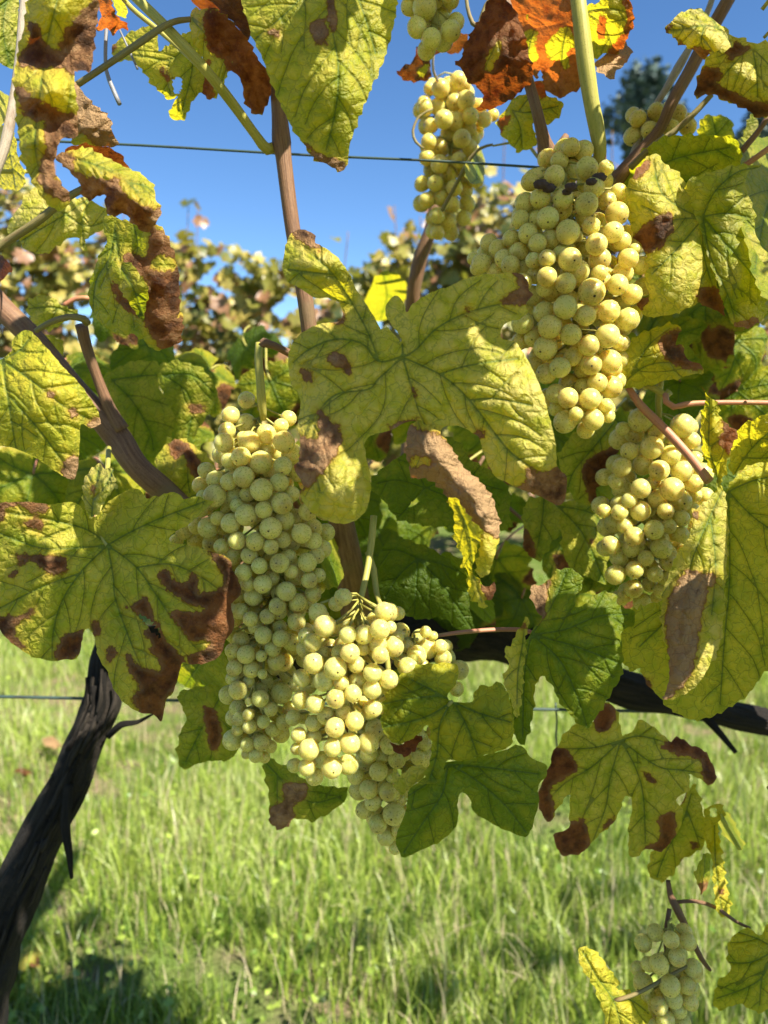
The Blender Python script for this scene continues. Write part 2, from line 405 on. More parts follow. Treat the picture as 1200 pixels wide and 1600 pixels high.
def leaf_arrays(outline, veins, browns, ctrl, s=6.0, teeth=2.0, cup=3.0, wave=2.5, mm=.42, holes=(), keeps=(), quilt=1.0, sec=True, spread=52, edgecurl=0.0):
    """2-D leaf in pixel-like units (1 unit = mm millimetres) -> points, triangles, height in mm (positive = back), attributes"""
    o = catmull(outline, closed=True, step=s)
    so = random.random() * 100
    if teeth:
        n = len(o); t = np.roll(o, -1, 0) - np.roll(o, 1, 0); nn = np.stack([t[:, 1], -t[:, 0]], 1); nn /= np.linalg.norm(nn, axis=1)[:, None] + 1e-9
        ar = .5 * np.sum(o[:, 0] * np.roll(o[:, 1], -1) - np.roll(o[:, 0], -1) * o[:, 1]); sg = 1 if ar > 0 else -1
        saw = np.array([((i % 4) / 4.0 - .4) for i in range(n)])
        nz = np.array([noise.noise(Vector((p[0] * .05, p[1] * .05, so))) for p in o])
        o = o + nn * sg * ((saw * teeth * (0.9 + 1.6 * nz)) + nz * teeth * 1.0)[:, None]
    poly = [tuple(p) for p in o]
    prim = [catmull(v, step=s) for v in veins]
    prim = [p[inside(p, poly)] for p in prim]; prim = [p for p in prim if len(p) > 2]
    sc = make_veins(poly, prim, s * 1.2, spread=spread) if sec else []
    x0, y0 = o.min(0); x1, y1 = o.max(0)
    gx, gy = np.meshgrid(np.arange(x0, x1, s), np.arange(y0, y1, s * .87))
    gx = gx + (np.arange(gx.shape[0]) % 2)[:, None] * s * .5
    g = np.stack([gx.ravel(), gy.ravel()], 1) + rng.uniform(-.12, .12, (gx.size, 2)) * s
    g = g[inside(g, poly)]
    sg = loop_segs(o); g = g[seg_dist(g, sg) > s * .5]
    vs = [line_segs(p) for p in prim + sc]
    if vs: g = g[seg_dist(g, np.vstack(vs)) > s * .45]
    co = [Vector(p) for p in o]; ed = [(i, (i + 1) % len(o)) for i in range(len(o))]
    for p in prim + sc:
        b0 = len(co); co += [Vector(q) for q in p]; ed += [(b0 + i, b0 + i + 1) for i in range(len(p) - 1)]
    co += [Vector(q) for q in g]
    r = geometry.delaunay_2d_cdt(co, ed, [], 0, 1e-5, False)
    pts = np.array([q[:] for q in r[0]]); tris = np.array([f for f in r[2] if len(f) == 3])
    cen = pts[tris].mean(1); ok = inside(cen, poly)
    for h in holes: ok &= ~inside(cen, [tuple(q) for q in catmull(h, closed=True, step=4)])
    tris = tris[ok]
    use = np.unique(tris); mp = np.full(len(pts), -1); mp[use] = np.arange(len(use)); pts = pts[use]; tris = mp[tris]
    # orient
    a, b_, c_ = pts[tris[:, 0]], pts[tris[:, 1]], pts[tris[:, 2]]
    cr = (b_[:, 0] - a[:, 0]) * (c_[:, 1] - a[:, 1]) - (b_[:, 1] - a[:, 1]) * (c_[:, 0] - a[:, 0])
    fl = cr > 0; tris[fl] = tris[fl][:, ::-1]
    vd = seg_dist(pts, np.vstack([line_segs(p) for p in prim])) * mm if prim else np.full(len(pts), 60.)
    v2 = seg_dist(pts, np.vstack([line_segs(p) for p in sc])) * mm if sc else np.full(len(pts), 60.)
    edg = seg_dist(pts, sg) * mm
    def sdf(polys):
        r_ = np.full(len(pts), -60.)
        for bp in polys:
            q = catmull(bp, closed=True, step=8); dd = seg_dist(pts, loop_segs(q)) * mm
            ins = inside(pts, [tuple(t) for t in q]); r_ = np.maximum(r_, np.where(ins, dd, -dd))
        return r_
    rt = sdf(browns)
    if len(keeps): rt = np.minimum(rt, -sdf(keeps))
    dz = tps(ctrl, pts)
    dz += cup * np.exp(-edg / (9.0))
    dn = np.minimum(vd * .8, v2)
    dz -= quilt * (1 - np.exp(-dn / 3.5)) * 1.45
    nz = np.array([(noise.noise(Vector((p[0] * .012, p[1] * .012, so))) * wave + noise.noise(Vector((p[0] * .035, p[1] * .035, so + 9))) * wave * .35
                    + noise.noise(Vector((p[0] * .1, p[1] * .1, so + 5))) * .3) for p in pts])
    cr_ = np.clip((rt + 1) / 3, 0, 1)
    nz2 = np.array([noise.noise(Vector((p[0] * .06, p[1] * .06, so + 20))) for p in pts]) * 3.0 * cr_
    dz += nz + nz2
    if edgecurl: dz += edgecurl * np.exp(-edg / 5.0) * (0.5 + np.sin(pts[:, 0] * .05 + pts[:, 1] * .07))
    return pts, tris, dz, {'vein': vd, 'vein2': v2, 'rot': rt, 'edge': edg}

LEAFPROPS = dict(glo=0., yel=.5, pale=.3, margin=-30., tan=.4)
def set_leaf(o, **k):
    for a, b_ in LEAFPROPS.items(): o[a] = float(k.get(a, b_))
    o['seed'] = float(k.get('seed', random.random() * 500))

def T(pts, x0=0, y0=0, sc=1.0):
    return [(x0 + p[0] / sc, y0 + p[1] / sc) + tuple(p[2:]) for p in pts]

vine = empty('grapevine', (-0.62, .78, 0.0))
tag(vine, 'gnarled grapevine with yellowing brown-blotched leaves filling the foreground, trunk leaning at left', 'grapevine')

def hero(outline, depth, veins=(), browns=(), ctrl=(), xf=(0, 0, 1), label=None, origin=None, petiole=None, pmat=None, holes=(), keeps=(), s=5.0, teeth=4.2,
         cup=3.0, wave=2.5, quilt=1.0, extra=(), glow=0.0, sec=True, parent=None, spread=52, edgecurl=0.0, **props):
    outline = T(outline, *xf); veins = [T(v, *xf) for v in veins]; browns = [T(v, *xf) for v in browns]
    holes = [T(v, *xf) for v in holes]; keeps = [T(v, *xf) for v in keeps]; ctrl = T(ctrl, *xf)
    mm = depth / F * 1000
    pts, tris, dz, at = leaf_arrays(outline, veins, browns, ctrl, s=s, teeth=teeth, cup=cup, wave=wave, mm=mm, holes=holes, keeps=keeps, quilt=quilt, sec=sec, spread=spread, edgecurl=edgecurl)
    if glow: dz = dz + glow * mm * (-1.09 * (pts[:, 0] - pts[:, 0].mean()) + 1.0 * (pts[:, 1] - pts[:, 1].mean()))
    d = depth + dz / 1000
    V = Pn(pts[:, 0], pts[:, 1], d)
    lp = np.stack([pts[:, 0] * mm, pts[:, 1] * mm, dz * .5], 1)
    o0 = V.mean(0) if origin is None else np.array(P(*T([origin], *xf)[0][:2], depth))
    me = mesh_np('leaf', V - o0, tris, M_LEAF, at, vecs={'lp': lp})
    o = link('leaf', me, parent or vine, o0); set_leaf(o, glo=min(1, glow * 1.2), **props)
    if label: o['label'] = label
    if petiole:
        ptube('petiole', petiole, pmat or M_GREEN, o)
    return o

# ------------------------------------------------------------ ground (structure)
def ground_material():
    m = newmat('soil_and_turf'); b = NB(m)
    tc = b.n('ShaderNodeTexCoord').outputs['Object']
    n1 = b.noise(tc, 1.1, 5, .6); n2 = b.noise(tc, 9, 5, .65); n3 = b.noise(tc, 60, 3, .6)
    c = b.mix(b.smooth(n1, .42, .58), (.10, .16, .03), (.30, .22, .14))
    c = b.mix(b.smooth(n2, .4, .65), c, (.15, .22, .05)); c = b.mix(b.math('MULTIPLY', n3, .6), c, (.05, .05, .02))
    pr = b.n('ShaderNodeBsdfPrincipled'); b.l(c, pr.inputs['Base Color']); pr.inputs['Roughness'].default_value = .95; pr.inputs['Specular IOR Level'].default_value = 0.0
    b.l(b.bump(b.math('ADD', n2, n3), .02, 1), pr.inputs['Normal']); b.out(pr.outputs[0]); return m
def gz(x, y): return .035 * math.sin(x * 1.3 + .4) * math.sin(y * 1.1) + .02 * math.sin(x * 3.1 + y * 2.3)
xs = np.concatenate([np.linspace(-250, -8, 12), np.linspace(-7, 7, 57), np.linspace(8, 250, 12)])
ys = np.concatenate([np.linspace(-60, -3, 6), np.linspace(-2, 10, 49), np.linspace(12, 400, 14)])
gv = []
for y in ys:
    for x in xs: gv.append((x, y, gz(x, y) if abs(x) < 8 and -3 < y < 12 else 0))
nx = len(xs); gt = []
for j in range(len(ys) - 1):
    for i in range(nx - 1):
        a = j * nx + i; gt += [(a, a + 1, a + nx + 1), (a, a + nx + 1, a + nx)]
tag(link('ground', mesh_np('ground', gv, gt, ground_material())), 'grassy vineyard ground with bare earthy patches', kind='structure')

# ------------------------------------------------------------ the near vine: trunk, cordon, canes
def bark(name, pix, **k):
    return ptube(name, pix, M_BARK, vine, seg=28, rough=.22, step=.006, **k)
trunk = bark('trunk', [(172, 985, 38, .80), (162, 1040, 44, .79), (160, 1100, 56, .78), (124, 1180, 58, .78), (96, 1245, 60, .78), (54, 1330, 68, .78), (5, 1440, 78, .78), (-30, 1540, 90, .78), (-60, 1750, 100, .78), (-70, 2100, 105, .78), (-80, 2760, 130, .78)], label='dark fibrous trunk leaning to the right')
bark('cordon', [(166, 1000, 46, .80), (300, 1015, 70, .86), (450, 1030, 80, .90), (600, 1000, 90, .92), (740, 990, 80, .93), (860, 1022, 66, .90), (960, 1070, 64, .86), (1080, 1100, 44, .84), (1200, 1128, 40, .84), (1400, 1160, 60, .84)])
bark('bark_strip', [(108, 1225, 14, .755), (103, 1290, 15, .75), (109, 1340, 9, .75), (112, 1372, 5, .755)])
bark('twig', [(170, 1150, 10, .765), (190, 1132, 10, .75), (215, 1128, 6, .745), (245, 1112, 3, .74)])
bark('twig', [(1100, 1118, 14, .83), (1120, 1140, 10, .82), (1150, 1176, 7, .81)])
def strands(n, path, half, d0):
    for k in range(n):
        i = random.random() * (len(path) - 1.6); j = int(i); f = i - j
        def at(u):
            jj = min(int(u), len(path) - 2); q = u - jj; a, b_ = path[jj], path[jj + 1]
            return a[0] + (b_[0] - a[0]) * q, a[1] + (b_[1] - a[1]) * q
        off = random.uniform(-half, half); pts = []
        ln = random.uniform(.5, 1.2)
        for m_ in range(5):
            x, y = at(min(i + ln * m_ / 4, len(path) - 1.01))
            bow = math.sin(m_ / 4 * math.pi) * random.uniform(0, .006)
            pts.append((x + off * (1 if abs(off) < half * .9 else 1.08), y + random.uniform(-3, 3), random.uniform(4, 9), d0 - math.sqrt(max(0, half ** 2 - off ** 2)) / F * d0 - .003 - bow))
        ptube('bark_strip', pts, M_STRIP if k % 2 else M_BARK, trunk, seg=5, rough=.3)
strands(44, [(162, 1040), (160, 1100), (124, 1180), (96, 1245), (54, 1330), (5, 1440), (-30, 1540)], 28, .78)

ptube('cane', [(428, -40, 20, .56), (431, 100, 22, .56), (437, 180, 25, .56), (440, 222, 30, .56), (443, 245, 25, .56), (456, 350, 24, .565), (474, 450, 25, .57), (487, 540, 26, .58), (505, 650, 28, .60), (530, 800, 40, .66), (548, 900, 46, .72), (560, 990, 50, .82)], M_CANE, vine, seg=12, rough=.05)
ptube('shoot', [(185, -30, 15, .50), (262, 45, 16, .50), (322, 110, 17, .51), (362, 160, 16, .53), (400, 212, 15, .55), (418, 233, 18, .56), (436, 226, 16, .565)], M_GREEN, vine, seg=12, rough=.04)
ptube('shoot', [(170, -30, 7, .54), (205, 12, 8, .54), (245, 45, 8, .535), (285, 80, 7, .53), (318, 112, 6, .515)], M_GREEN, vine)
ptube('petiole', [(118, 134, 10, .50), (165, 103, 10, .49), (225, 62, 11, .485), (258, 40, 10, .49), (280, 32, 9, .50), (298, 30, 8, .50)], M_OLIVE, vine)
ptube('tendril', [(168, 20, 6, .55), (165, 70, 6, .55), (166, 110, 6, .55), (176, 138, 7, .55), (187, 163, 7, .55)], M_GWIRE, vine)
ptube('tendril', [(186, 44, 3, .56), (200, 75, 3.4, .56), (215, 108, 3.6, .56)], M_GWIRE, vine)
ptube('cane', [(46, -40, 16, .50), (38, 20, 17, .50), (32, 80, 15, .50), (22, 150, 13, .50), (14, 200, 16, .50), (2, 245, 15, .50), (-30, 320, 14, .50)], M_GREY, vine, seg=12, rough=.08)
ptube('cane', [(-60, 410, 36, .62), (0, 478, 38, .62), (50, 528, 36, .62), (120, 610, 36, .63), (180, 678, 42, .64), (215, 730, 38, .64), (275, 785, 40, .66), (360, 880, 40, .72), (420, 1000, 42, .85)], M_CANE, vine, seg=14, rough=.06)
ptube('shoot', [(127, 508, 20, .60), (136, 545, 18, .61), (152, 590, 16, .62), (172, 640, 20, .63), (190, 672, 26, .635)], M_CANE, vine, seg=10, rough=.06)
ptube('petiole', [(56, 517, 8, .59), (80, 503, 9, .585), (108, 495, 10, .58), (130, 498, 12, .585), (137, 505, 12, .59)], M_OLIVE, vine)
ptube('petiole', [(-20, 398, 12, .56), (10, 378, 13, .56), (60, 345, 13, .55), (100, 312, 12, .545), (132, 294, 11, .54)], M_OLIVE, vine)
ptube('petiole', [(-10, 268, 7, .6), (20, 268, 7, .6), (45, 268, 6, .6)], M_GREEN, vine)
ptube('petiole', [(98, 478, 7, .72), (120, 466, 8, .72), (140, 466, 7, .72)], M_RED, vine)
# right-hand canes
ptube('shoot', [(898, -40, 24, .53), (907, 30, 25, .53), (915, 100, 26, .535), (924, 160, 24, .54), (933, 205, 24, .545), (937, 240, 20, .55), (930, 262, 16, .56)], M_GREEN, vine, seg=12, rough=.05)
ptube('cane', [(778, -30, 16, .56), (800, 35, 17, .56), (818, 100, 17, .56), (838, 170, 17, .56), (850, 220, 22, .57), (860, 250, 40, .58), (880, 262, 36, .58)], M_CANE, vine, seg=12, rough=.07)
ptube('cane', [(865, 258, 26, .575), (873, 230, 13, .57), (885, 212, 10, .57)], M_CANE, vine, rough=.1)
ptube('cane', [(936, 262, 22, .565), (938, 225, 20, .56), (934, 205, 14, .555)], M_CANE, vine, rough=.1)
ptube('cane', [(860, 255, 40, .58), (900, 262, 36, .585), (940, 258, 26, .58)], M_CANE, vine, seg=12, rough=.12)
ptube('cane', [(1160, -40, 20, .60), (1115, 40, 21, .60), (1078, 110, 20, .60), (1050, 160, 19, .60), (1032, 200, 18, .61), (1000, 240, 22, .62), (965, 280, 24, .63), (930, 340, 26, .66)], M_CANE, vine, seg=12, rough=.06)
ptube('cane', [(1118, -20, 9, .62), (1105, 20, 10, .62), (1080, 70, 10, .62), (1060, 105, 14, .62), (1040, 140, 11, .62), (1012, 185, 10, .625), (985, 250, 10, .63)], M_GREY, vine, rough=.08)
ptube('petiole', [(1112, 148, 8, .57), (1082, 180, 9, .575), (1050, 208, 9, .58), (1020, 228, 10, .585), (985, 262, 11, .60)], M_OLIVE, vine)
ptube('cane', [(1210, 168, 8, .62), (1185, 205, 9, .62), (1160, 235, 10, .62), (1130, 275, 11, .63)], M_CANE, vine)
ptube('cane', [(1230, 210, 9, .60), (1190, 240, 9, .60), (1150, 268, 9, .61)], M_RED, vine)
ptube('cane', [(690, 270, 18, .92), (672, 360, 20, .92), (655, 410, 22, .93), (645, 470, 22, .95), (640, 560, 24, 1.0), (640, 900, 30, 1.02)], M_CANE, vine, seg=10, rough=.08)
ptube('tendril', [(770, 226, 4, .70), (750, 232, 5, .70), (732, 252, 6, .70), (712, 290, 6, .71), (690, 330, 6, .72)], M_OLIVE, vine)
ptube('tendril', [(676, 170, 3.4, .72), (655, 182, 4, .72), (645, 205, 4, .72), (650, 222, 4.6, .72), (662, 232, 3, .72)], M_OLIVE, vine)
ptube('tendril', [(770, 228, 3, .68), (800, 223, 4, .68), (822, 224, 5, .67), (838, 243, 5, .66), (848, 255, 4, .64)], M_GREEN, vine)
ptube('tendril', [(728, -20, 6, .60), (730, 10, 6, .60), (738, 36, 7, .60), (748, 44, 9, .60), (752, 30, 8, .6), (760, 8, 8, .6), (775, -10, 9, .6)], M_OLIVE, vine)
ptube('petiole', [(976, 596, 9, .565), (1000, 632, 13, .56), (1040, 672, 14, .55), (1080, 716, 14, .54), (1108, 752, 16, .53)], M_RED, vine, label='smooth reddish leaf stalk crossing in front of grapes')
ptube('petiole', [(1230, 630, 7, .54), (1180, 629, 8, .54), (1120, 629, 8, .54), (1075, 631, 9, .54), (1053, 636, 10, .54), (1041, 628, 10, .545), (1040, 617, 10, .55)], M_RED, vine)
ptube('shoot', [(1008, 602, 9, .56), (1025, 608, 11, .56), (1040, 618, 12, .555), (1046, 612, 13, .555)], M_GREEN, vine)
ptube('petiole', [(684, 993, 6, .52), (720, 988, 7, .53), (770, 984, 7, .54), (815, 984, 7, .54), (835, 990, 7, .53)], M_RED, vine)
ptube('petiole', [(648, 1052, 6, .475), (634, 1035, 7, .48), (626, 1022, 8, .485)], M_RED, vine)
ptube('cane', [(1044, 1376, 7, .60), (1048, 1400, 10, .60), (1056, 1416, 14, .60), (1075, 1455, 10, .60), (1096, 1498, 8, .60), (1110, 1516, 5, .6)], M_CANE, vine, rough=.1)
ptube('petiole', [(1056, 1410, 6, .60), (1085, 1408, 6, .60), (1118, 1418, 6, .60), (1150, 1440, 5, .6), (1172, 1450, 4, .6)], M_CANE, vine)
ptube('tendril', [(1090, 1502, 4, .57), (1050, 1522, 5, .565), (1000, 1550, 6, .56), (960, 1564, 7, .56)], M_OLIVE, vine)
ptube('tendril', [(960, 280, 6, .60), (950, 300, 6, .60), (940, 330, 5, .6)], M_OLIVE, vine)
for i in range(7):      # thin dead lengths inside the canopy
    x = random.uniform(300, 1000); y = random.uniform(640, 1000)
    ptube('twig', [(x, y, 6, .85), (x + random.uniform(-30, 30), y + 60, 6, .84), (x + random.uniform(-60, 60), y + 130, 4, .84)], M_CANE, vine, seg=6)

# ------------------------------------------------------------ leaves traced one by one
hero([(-60,-150),(150,-330),(450,-330),(640,-180),(660,0),(640,150),(600,280),(540,420),(480,560),(445,680),(432,770),(395,798),(300,760),(230,690),(150,570),(75,400),(20,260),(-30,150),(-60,40),(-70,-40)],
     .43, veins=[[(330,-230),(345,60),(385,300),(375,500),(330,700)],[(330,-230),(200,0),(0,180)],[(330,-230),(480,0),(560,250)]],
     browns=[[(250,130),(300,90),(340,150),(320,210),(280,200)],[(60,150),(110,140),(120,165),(70,168)],[(230,680),(330,735),(410,760),(395,798),(300,765)],[(330,-20),(360,-20),(380,130),(340,120)]],
     ctrl=[(0,0,4),(330,0,-6),(640,0,12),(150,400,3),(375,400,-8),(560,250,10),(400,760,14),(-60,-100,14),(640,-150,16),(330,-300,6)],
     xf=(400,0,3), label='large smooth green-yellow leaf hanging tip down against the sky', yel=.42, pale=.35, tan=.7, seed=11, wave=2)
hero([(50,-30),(135,-30),(155,0),(152,35),(147,70),(145,100),(138,112),(118,108),(118,140),(122,180),(120,215),(97,218),(90,235),(85,262),(95,285),(110,305),(105,322),(80,325),(60,300),(45,275),(33,240),(27,200),(22,150),(22,110),(28,80),(36,40),(44,0)],
     .40, veins=[[(95,-20),(75,60),(62,150),(55,230),(70,300)]],
     browns=[[(40,35),(58,40),(72,70),(92,78),(100,50),(135,10),(165,0),(158,120),(112,115),(100,108),(60,106),(30,98),(45,60)],[(25,138),(45,148),(90,172),(125,180),(125,215),(97,215),(70,190),(40,182)],[(70,190),(100,210),(92,250),(85,275),(60,268),(72,230)],[(60,275),(85,275),(115,312),(80,305)]],
     ctrl=[(40,20,5),(85,20,-12),(140,20,8),(30,100,10),(80,105,12),(135,105,8),(28,140,3),(80,140,-14),(118,145,4),(30,185,8),(80,187,10),(118,190,10),(35,215,2),(65,215,-10),(90,235,4),(60,262,6),(75,290,-4),(100,320,8)],
     wave=4, cup=5, label='long folded leaf hanging at upper left, its bulges yellow and its folds brown', yel=.72, pale=.3, tan=.55, seed=24, quilt=1.6)
hero([(88,242),(118,233),(140,233),(170,247),(200,262),(225,273),(240,290),(246,315),(254,333),(245,348),(232,362),(222,362),(205,345),(195,335),(175,338),(165,330),(163,305),(140,312),(128,300),(125,287),(105,265),(92,252)],
     .42, veins=[[(100,245),(150,258),(200,285),(232,330)],[(150,258),(160,275),(165,300)],[(200,285),(225,290),(240,300)]],
     browns=[[(84,240),(112,240),(118,268),(160,280),(185,280),(192,303),(230,324),(255,330),(245,366),(215,364),(190,345),(160,335),(120,305),(90,262)]],
     ctrl=[(90,245,8),(140,236,8),(140,262,-10),(130,300,10),(200,264,8),(190,290,-13),(175,335,10),(240,295,8),(222,320,-12),(228,362,12),(205,345,6)],
     wave=3, cup=6, s=4, label='rolled yellow leaf with a torn brown underside, next to the sky', yel=.7, pale=.35, tan=.6, seed=37, quilt=1.6, spread=24)
hero([(100,236),(120,226),(150,226),(180,234),(200,262),(180,262),(150,245),(120,245)], .45, browns=[[(80,200),(220,200),(220,300),(80,300)]], ctrl=[(110,235,0),(150,232,-5),(190,255,8)], tan=.1, seed=4, sec=False)
hero([(112,128),(145,162),(168,182),(177,206),(186,226),(160,231),(130,229),(112,215)], .47, veins=[[(112,215),(140,205),(178,215)],[(112,215),(135,180),(150,170)]], browns=[[(80,80),(250,80),(250,260),(150,224),(120,205),(80,220)]], ctrl=[(115,130,0),(150,200,-6),(180,220,8),(115,220,6)], tan=.9, seed=51, s=4, wave=4,
     label='dry tan leaf corner with toothed edge, poking out beside the long folded leaf')
hero([(172,335),(160,350),(165,380),(150,410),(140,440),(140,480),(155,505),(180,520),(215,525),(245,548),(280,534),(285,500),(280,470),(282,430),(270,390),(255,360),(245,350),(215,350),(195,345)],
     .50, veins=[[(180,350),(172,400),(150,440),(145,490)],[(180,350),(185,400),(200,450),(210,510)],[(210,355),(215,390),(200,420)]],
     browns=[[(237,350),(275,390),(290,430),(290,475),(258,505),(228,508),(222,470),(232,440),(212,425),(193,410),(200,395),(228,400),(234,375)],[(175,440),(190,455),(215,495),(205,490),(180,465)],[(230,500),(290,500),(290,540),(255,548)]],
     keeps=[[(250,398),(272,402),(274,422),(240,424),(233,412)]], ctrl=[(165,350,5),(150,440,8),(175,420,-6),(195,470,2),(215,400,6),(245,380,-10),(255,440,-16),(284,440,6),(240,500,-6),(275,530,8),(180,515,2)],
     wave=3, cup=4, label='drooping leaf, green on its left half and rusty brown on its right', yel=.42, pale=.2, tan=.45, glow=0.25, seed=63)
hero([(188,425),(200,408),(222,430),(232,455),(228,480),(222,500),(205,480),(190,455)], .485, veins=[[(190,420),(208,450),(222,490)]], ctrl=[(190,420,0),(210,450,-6),(228,480,4),(205,480,5)], yel=.2, seed=70, s=4)
hero([(3,560),(18,548),(20,530),(35,516),(50,520),(75,545),(100,575),(125,600),(140,622),(152,640),(157,662),(140,668),(127,663),(125,680),(124,705),(118,745),(100,745),(60,718),(20,700),(-20,690),(-70,640),(-60,590),(-20,570)],
     .44, veins=[[(3,563),(50,595),(100,635),(150,660)],[(3,563),(15,640),(25,700)],[(15,620),(60,670),(110,738)],[(3,563),(-50,600)],[(3,563),(30,548),(45,530)]],
     browns=[[(142,656),(165,655),(160,672),(142,668)],[(108,638),(118,638),(118,652),(110,650)],[(100,722),(125,715),(120,750),(100,746)],[(76,610),(84,612),(83,622),(77,620)]],
     ctrl=[(3,560,10),(35,520,10),(75,580,-6),(140,625,5),(155,660,12),(60,640,-6),(115,740,10),(20,698,10),(-60,620,14),(120,690,6)],
     cup=2, wave=1.5, label='bright lime-yellow leaf at the left edge, hardly blotched', yel=.60, pale=.12, tan=.8, seed=81, quilt=1.2, teeth=1.5)
hero([(-80,270),(0,258),(120,252),(240,262),(340,252),(395,292),(420,310),(450,322),(500,262),(545,225),(600,197),(650,192),(690,235),(730,222),(745,230),(800,208),(850,220),(862,240),(910,228),(960,240),(1005,252),(960,292),(920,330),(880,360),(840,385),(800,412),(803,440),(900,460),(980,480),(1060,510),(1085,535),(1095,580),(1125,640),(1128,690),(1090,720),(1085,760),(1100,810),(1095,850),(1060,900),(1040,960),(990,1000),(900,1015),(855,1005),(842,1050),(832,1085),(810,1145),(780,1180),(770,1230),(755,1285),(720,1250),(650,1238),(590,1200),(540,1140),(515,1080),(500,1040),(470,1000),(450,930),(440,885),(415,845),(390,870),(378,940),(360,985),(300,992),(240,1000),(150,975),(90,940),(30,890),(0,850),(-60,830),(-120,700),(-120,400)],
     .47, xf=(0,700,3), veins=[[(505,455),(380,580),(290,720),(250,860),(245,985)],[(505,455),(400,465),(200,470),(0,400)],[(380,585),(200,650),(0,750)],[(505,455),(530,600),(540,700),(590,850),(650,1000),(700,1100),(750,1240)],[(505,455),(640,560),(740,700),(850,860),(960,980)],[(640,560),(800,545),(950,610),(1060,690)],[(505,455),(600,400),(750,330),(960,250)],[(505,455),(400,380),(200,330),(0,300)]],
     browns=[[(85,500),(180,500),(310,520),(310,570),(250,600),(200,570),(130,530),(60,610),(40,600),(90,560)],[(-60,790),(80,790),(160,750),(120,800),(70,830),(80,900),(120,950),(30,900),(-80,840)],[(430,815),(470,830),(470,870),(440,880)],
       [(740,600),(775,560),(800,600),(870,640),(900,590),(930,620),(930,680),(1040,650),(1035,580),(980,480),(1085,530),(1135,640),(1135,700),(1100,760),(1110,850),(1070,900),(1050,970),(990,1010),(900,1020),(870,985),(990,930),(950,900),(890,900),(830,830),(800,770),(850,760),(940,770),(960,755),(870,720),(800,680),(760,630)],
       [(590,750),(650,720),(690,700),(710,760),(750,850),(820,950),(870,1000),(850,1050),(840,1100),(780,1190),(755,1295),(650,1240),(625,1150),(660,1120),(600,1030),(600,960),(650,1020),(740,1050),(760,1030),(740,980),(700,960),(710,920),(670,860),(700,850),(650,780)],
       [(510,930),(550,960),(520,1000),(500,1010)],[(260,960),(300,880),(385,860),(385,960),(290,1000)],[(-80,262),(120,248),(225,262),(215,297),(150,300),(100,268),(30,290),(0,350),(-80,340)],[(100,355),(180,330),(205,360),(190,385)]],
     holes=[[(650,780),(690,795),(745,860),(752,890),(700,850)]],
     ctrl=[(505,455,-6),(0,300,-14),(200,290,-12),(340,270,2),(200,420,0),(380,400,6),(0,600,2),(200,560,-8),(0,830,10),(240,700,-2),(240,980,14),(520,800,0),(415,840,6),(640,700,-10),(780,640,-6),(980,520,-2),(1110,660,12),(1080,830,10),(900,980,6),(700,960,-6),(750,1270,18),(600,1190,8),(650,330,-10),(600,200,-2),(980,250,4),(860,400,6),(-100,600,8)],
     label='broad five-lobed leaf at lower left, green and yellow with dark brown blotches towards its right tips', yel=.58, pale=.35, tan=.3, seed=92, wave=2.5, s=5, teeth=1.6,
     petiole=[(168,852,7,.465),(158,835,7,.472),(150,815,7,.485),(165,760,8,.52),(170,700,8,.58)])
hero([(390,170),(410,120),(450,80),(480,75),(490,95),(530,85),(535,140),(550,180),(520,210),(470,280),(430,328),(405,300),(390,250)], .455, xf=(0,700,3), veins=[[(430,320),(440,220),(465,90)],[(440,240),(500,170),(530,100)]],
     browns=[[(425,190),(440,180),(445,215),(430,215)]], ctrl=[(400,180,5),(450,150,-4),(480,110,6),(530,110,-2),(430,320,2)], yel=.7, pale=.85, s=4, seed=99, spread=24, label='small pale upturned lobe standing above the blotched leaf')
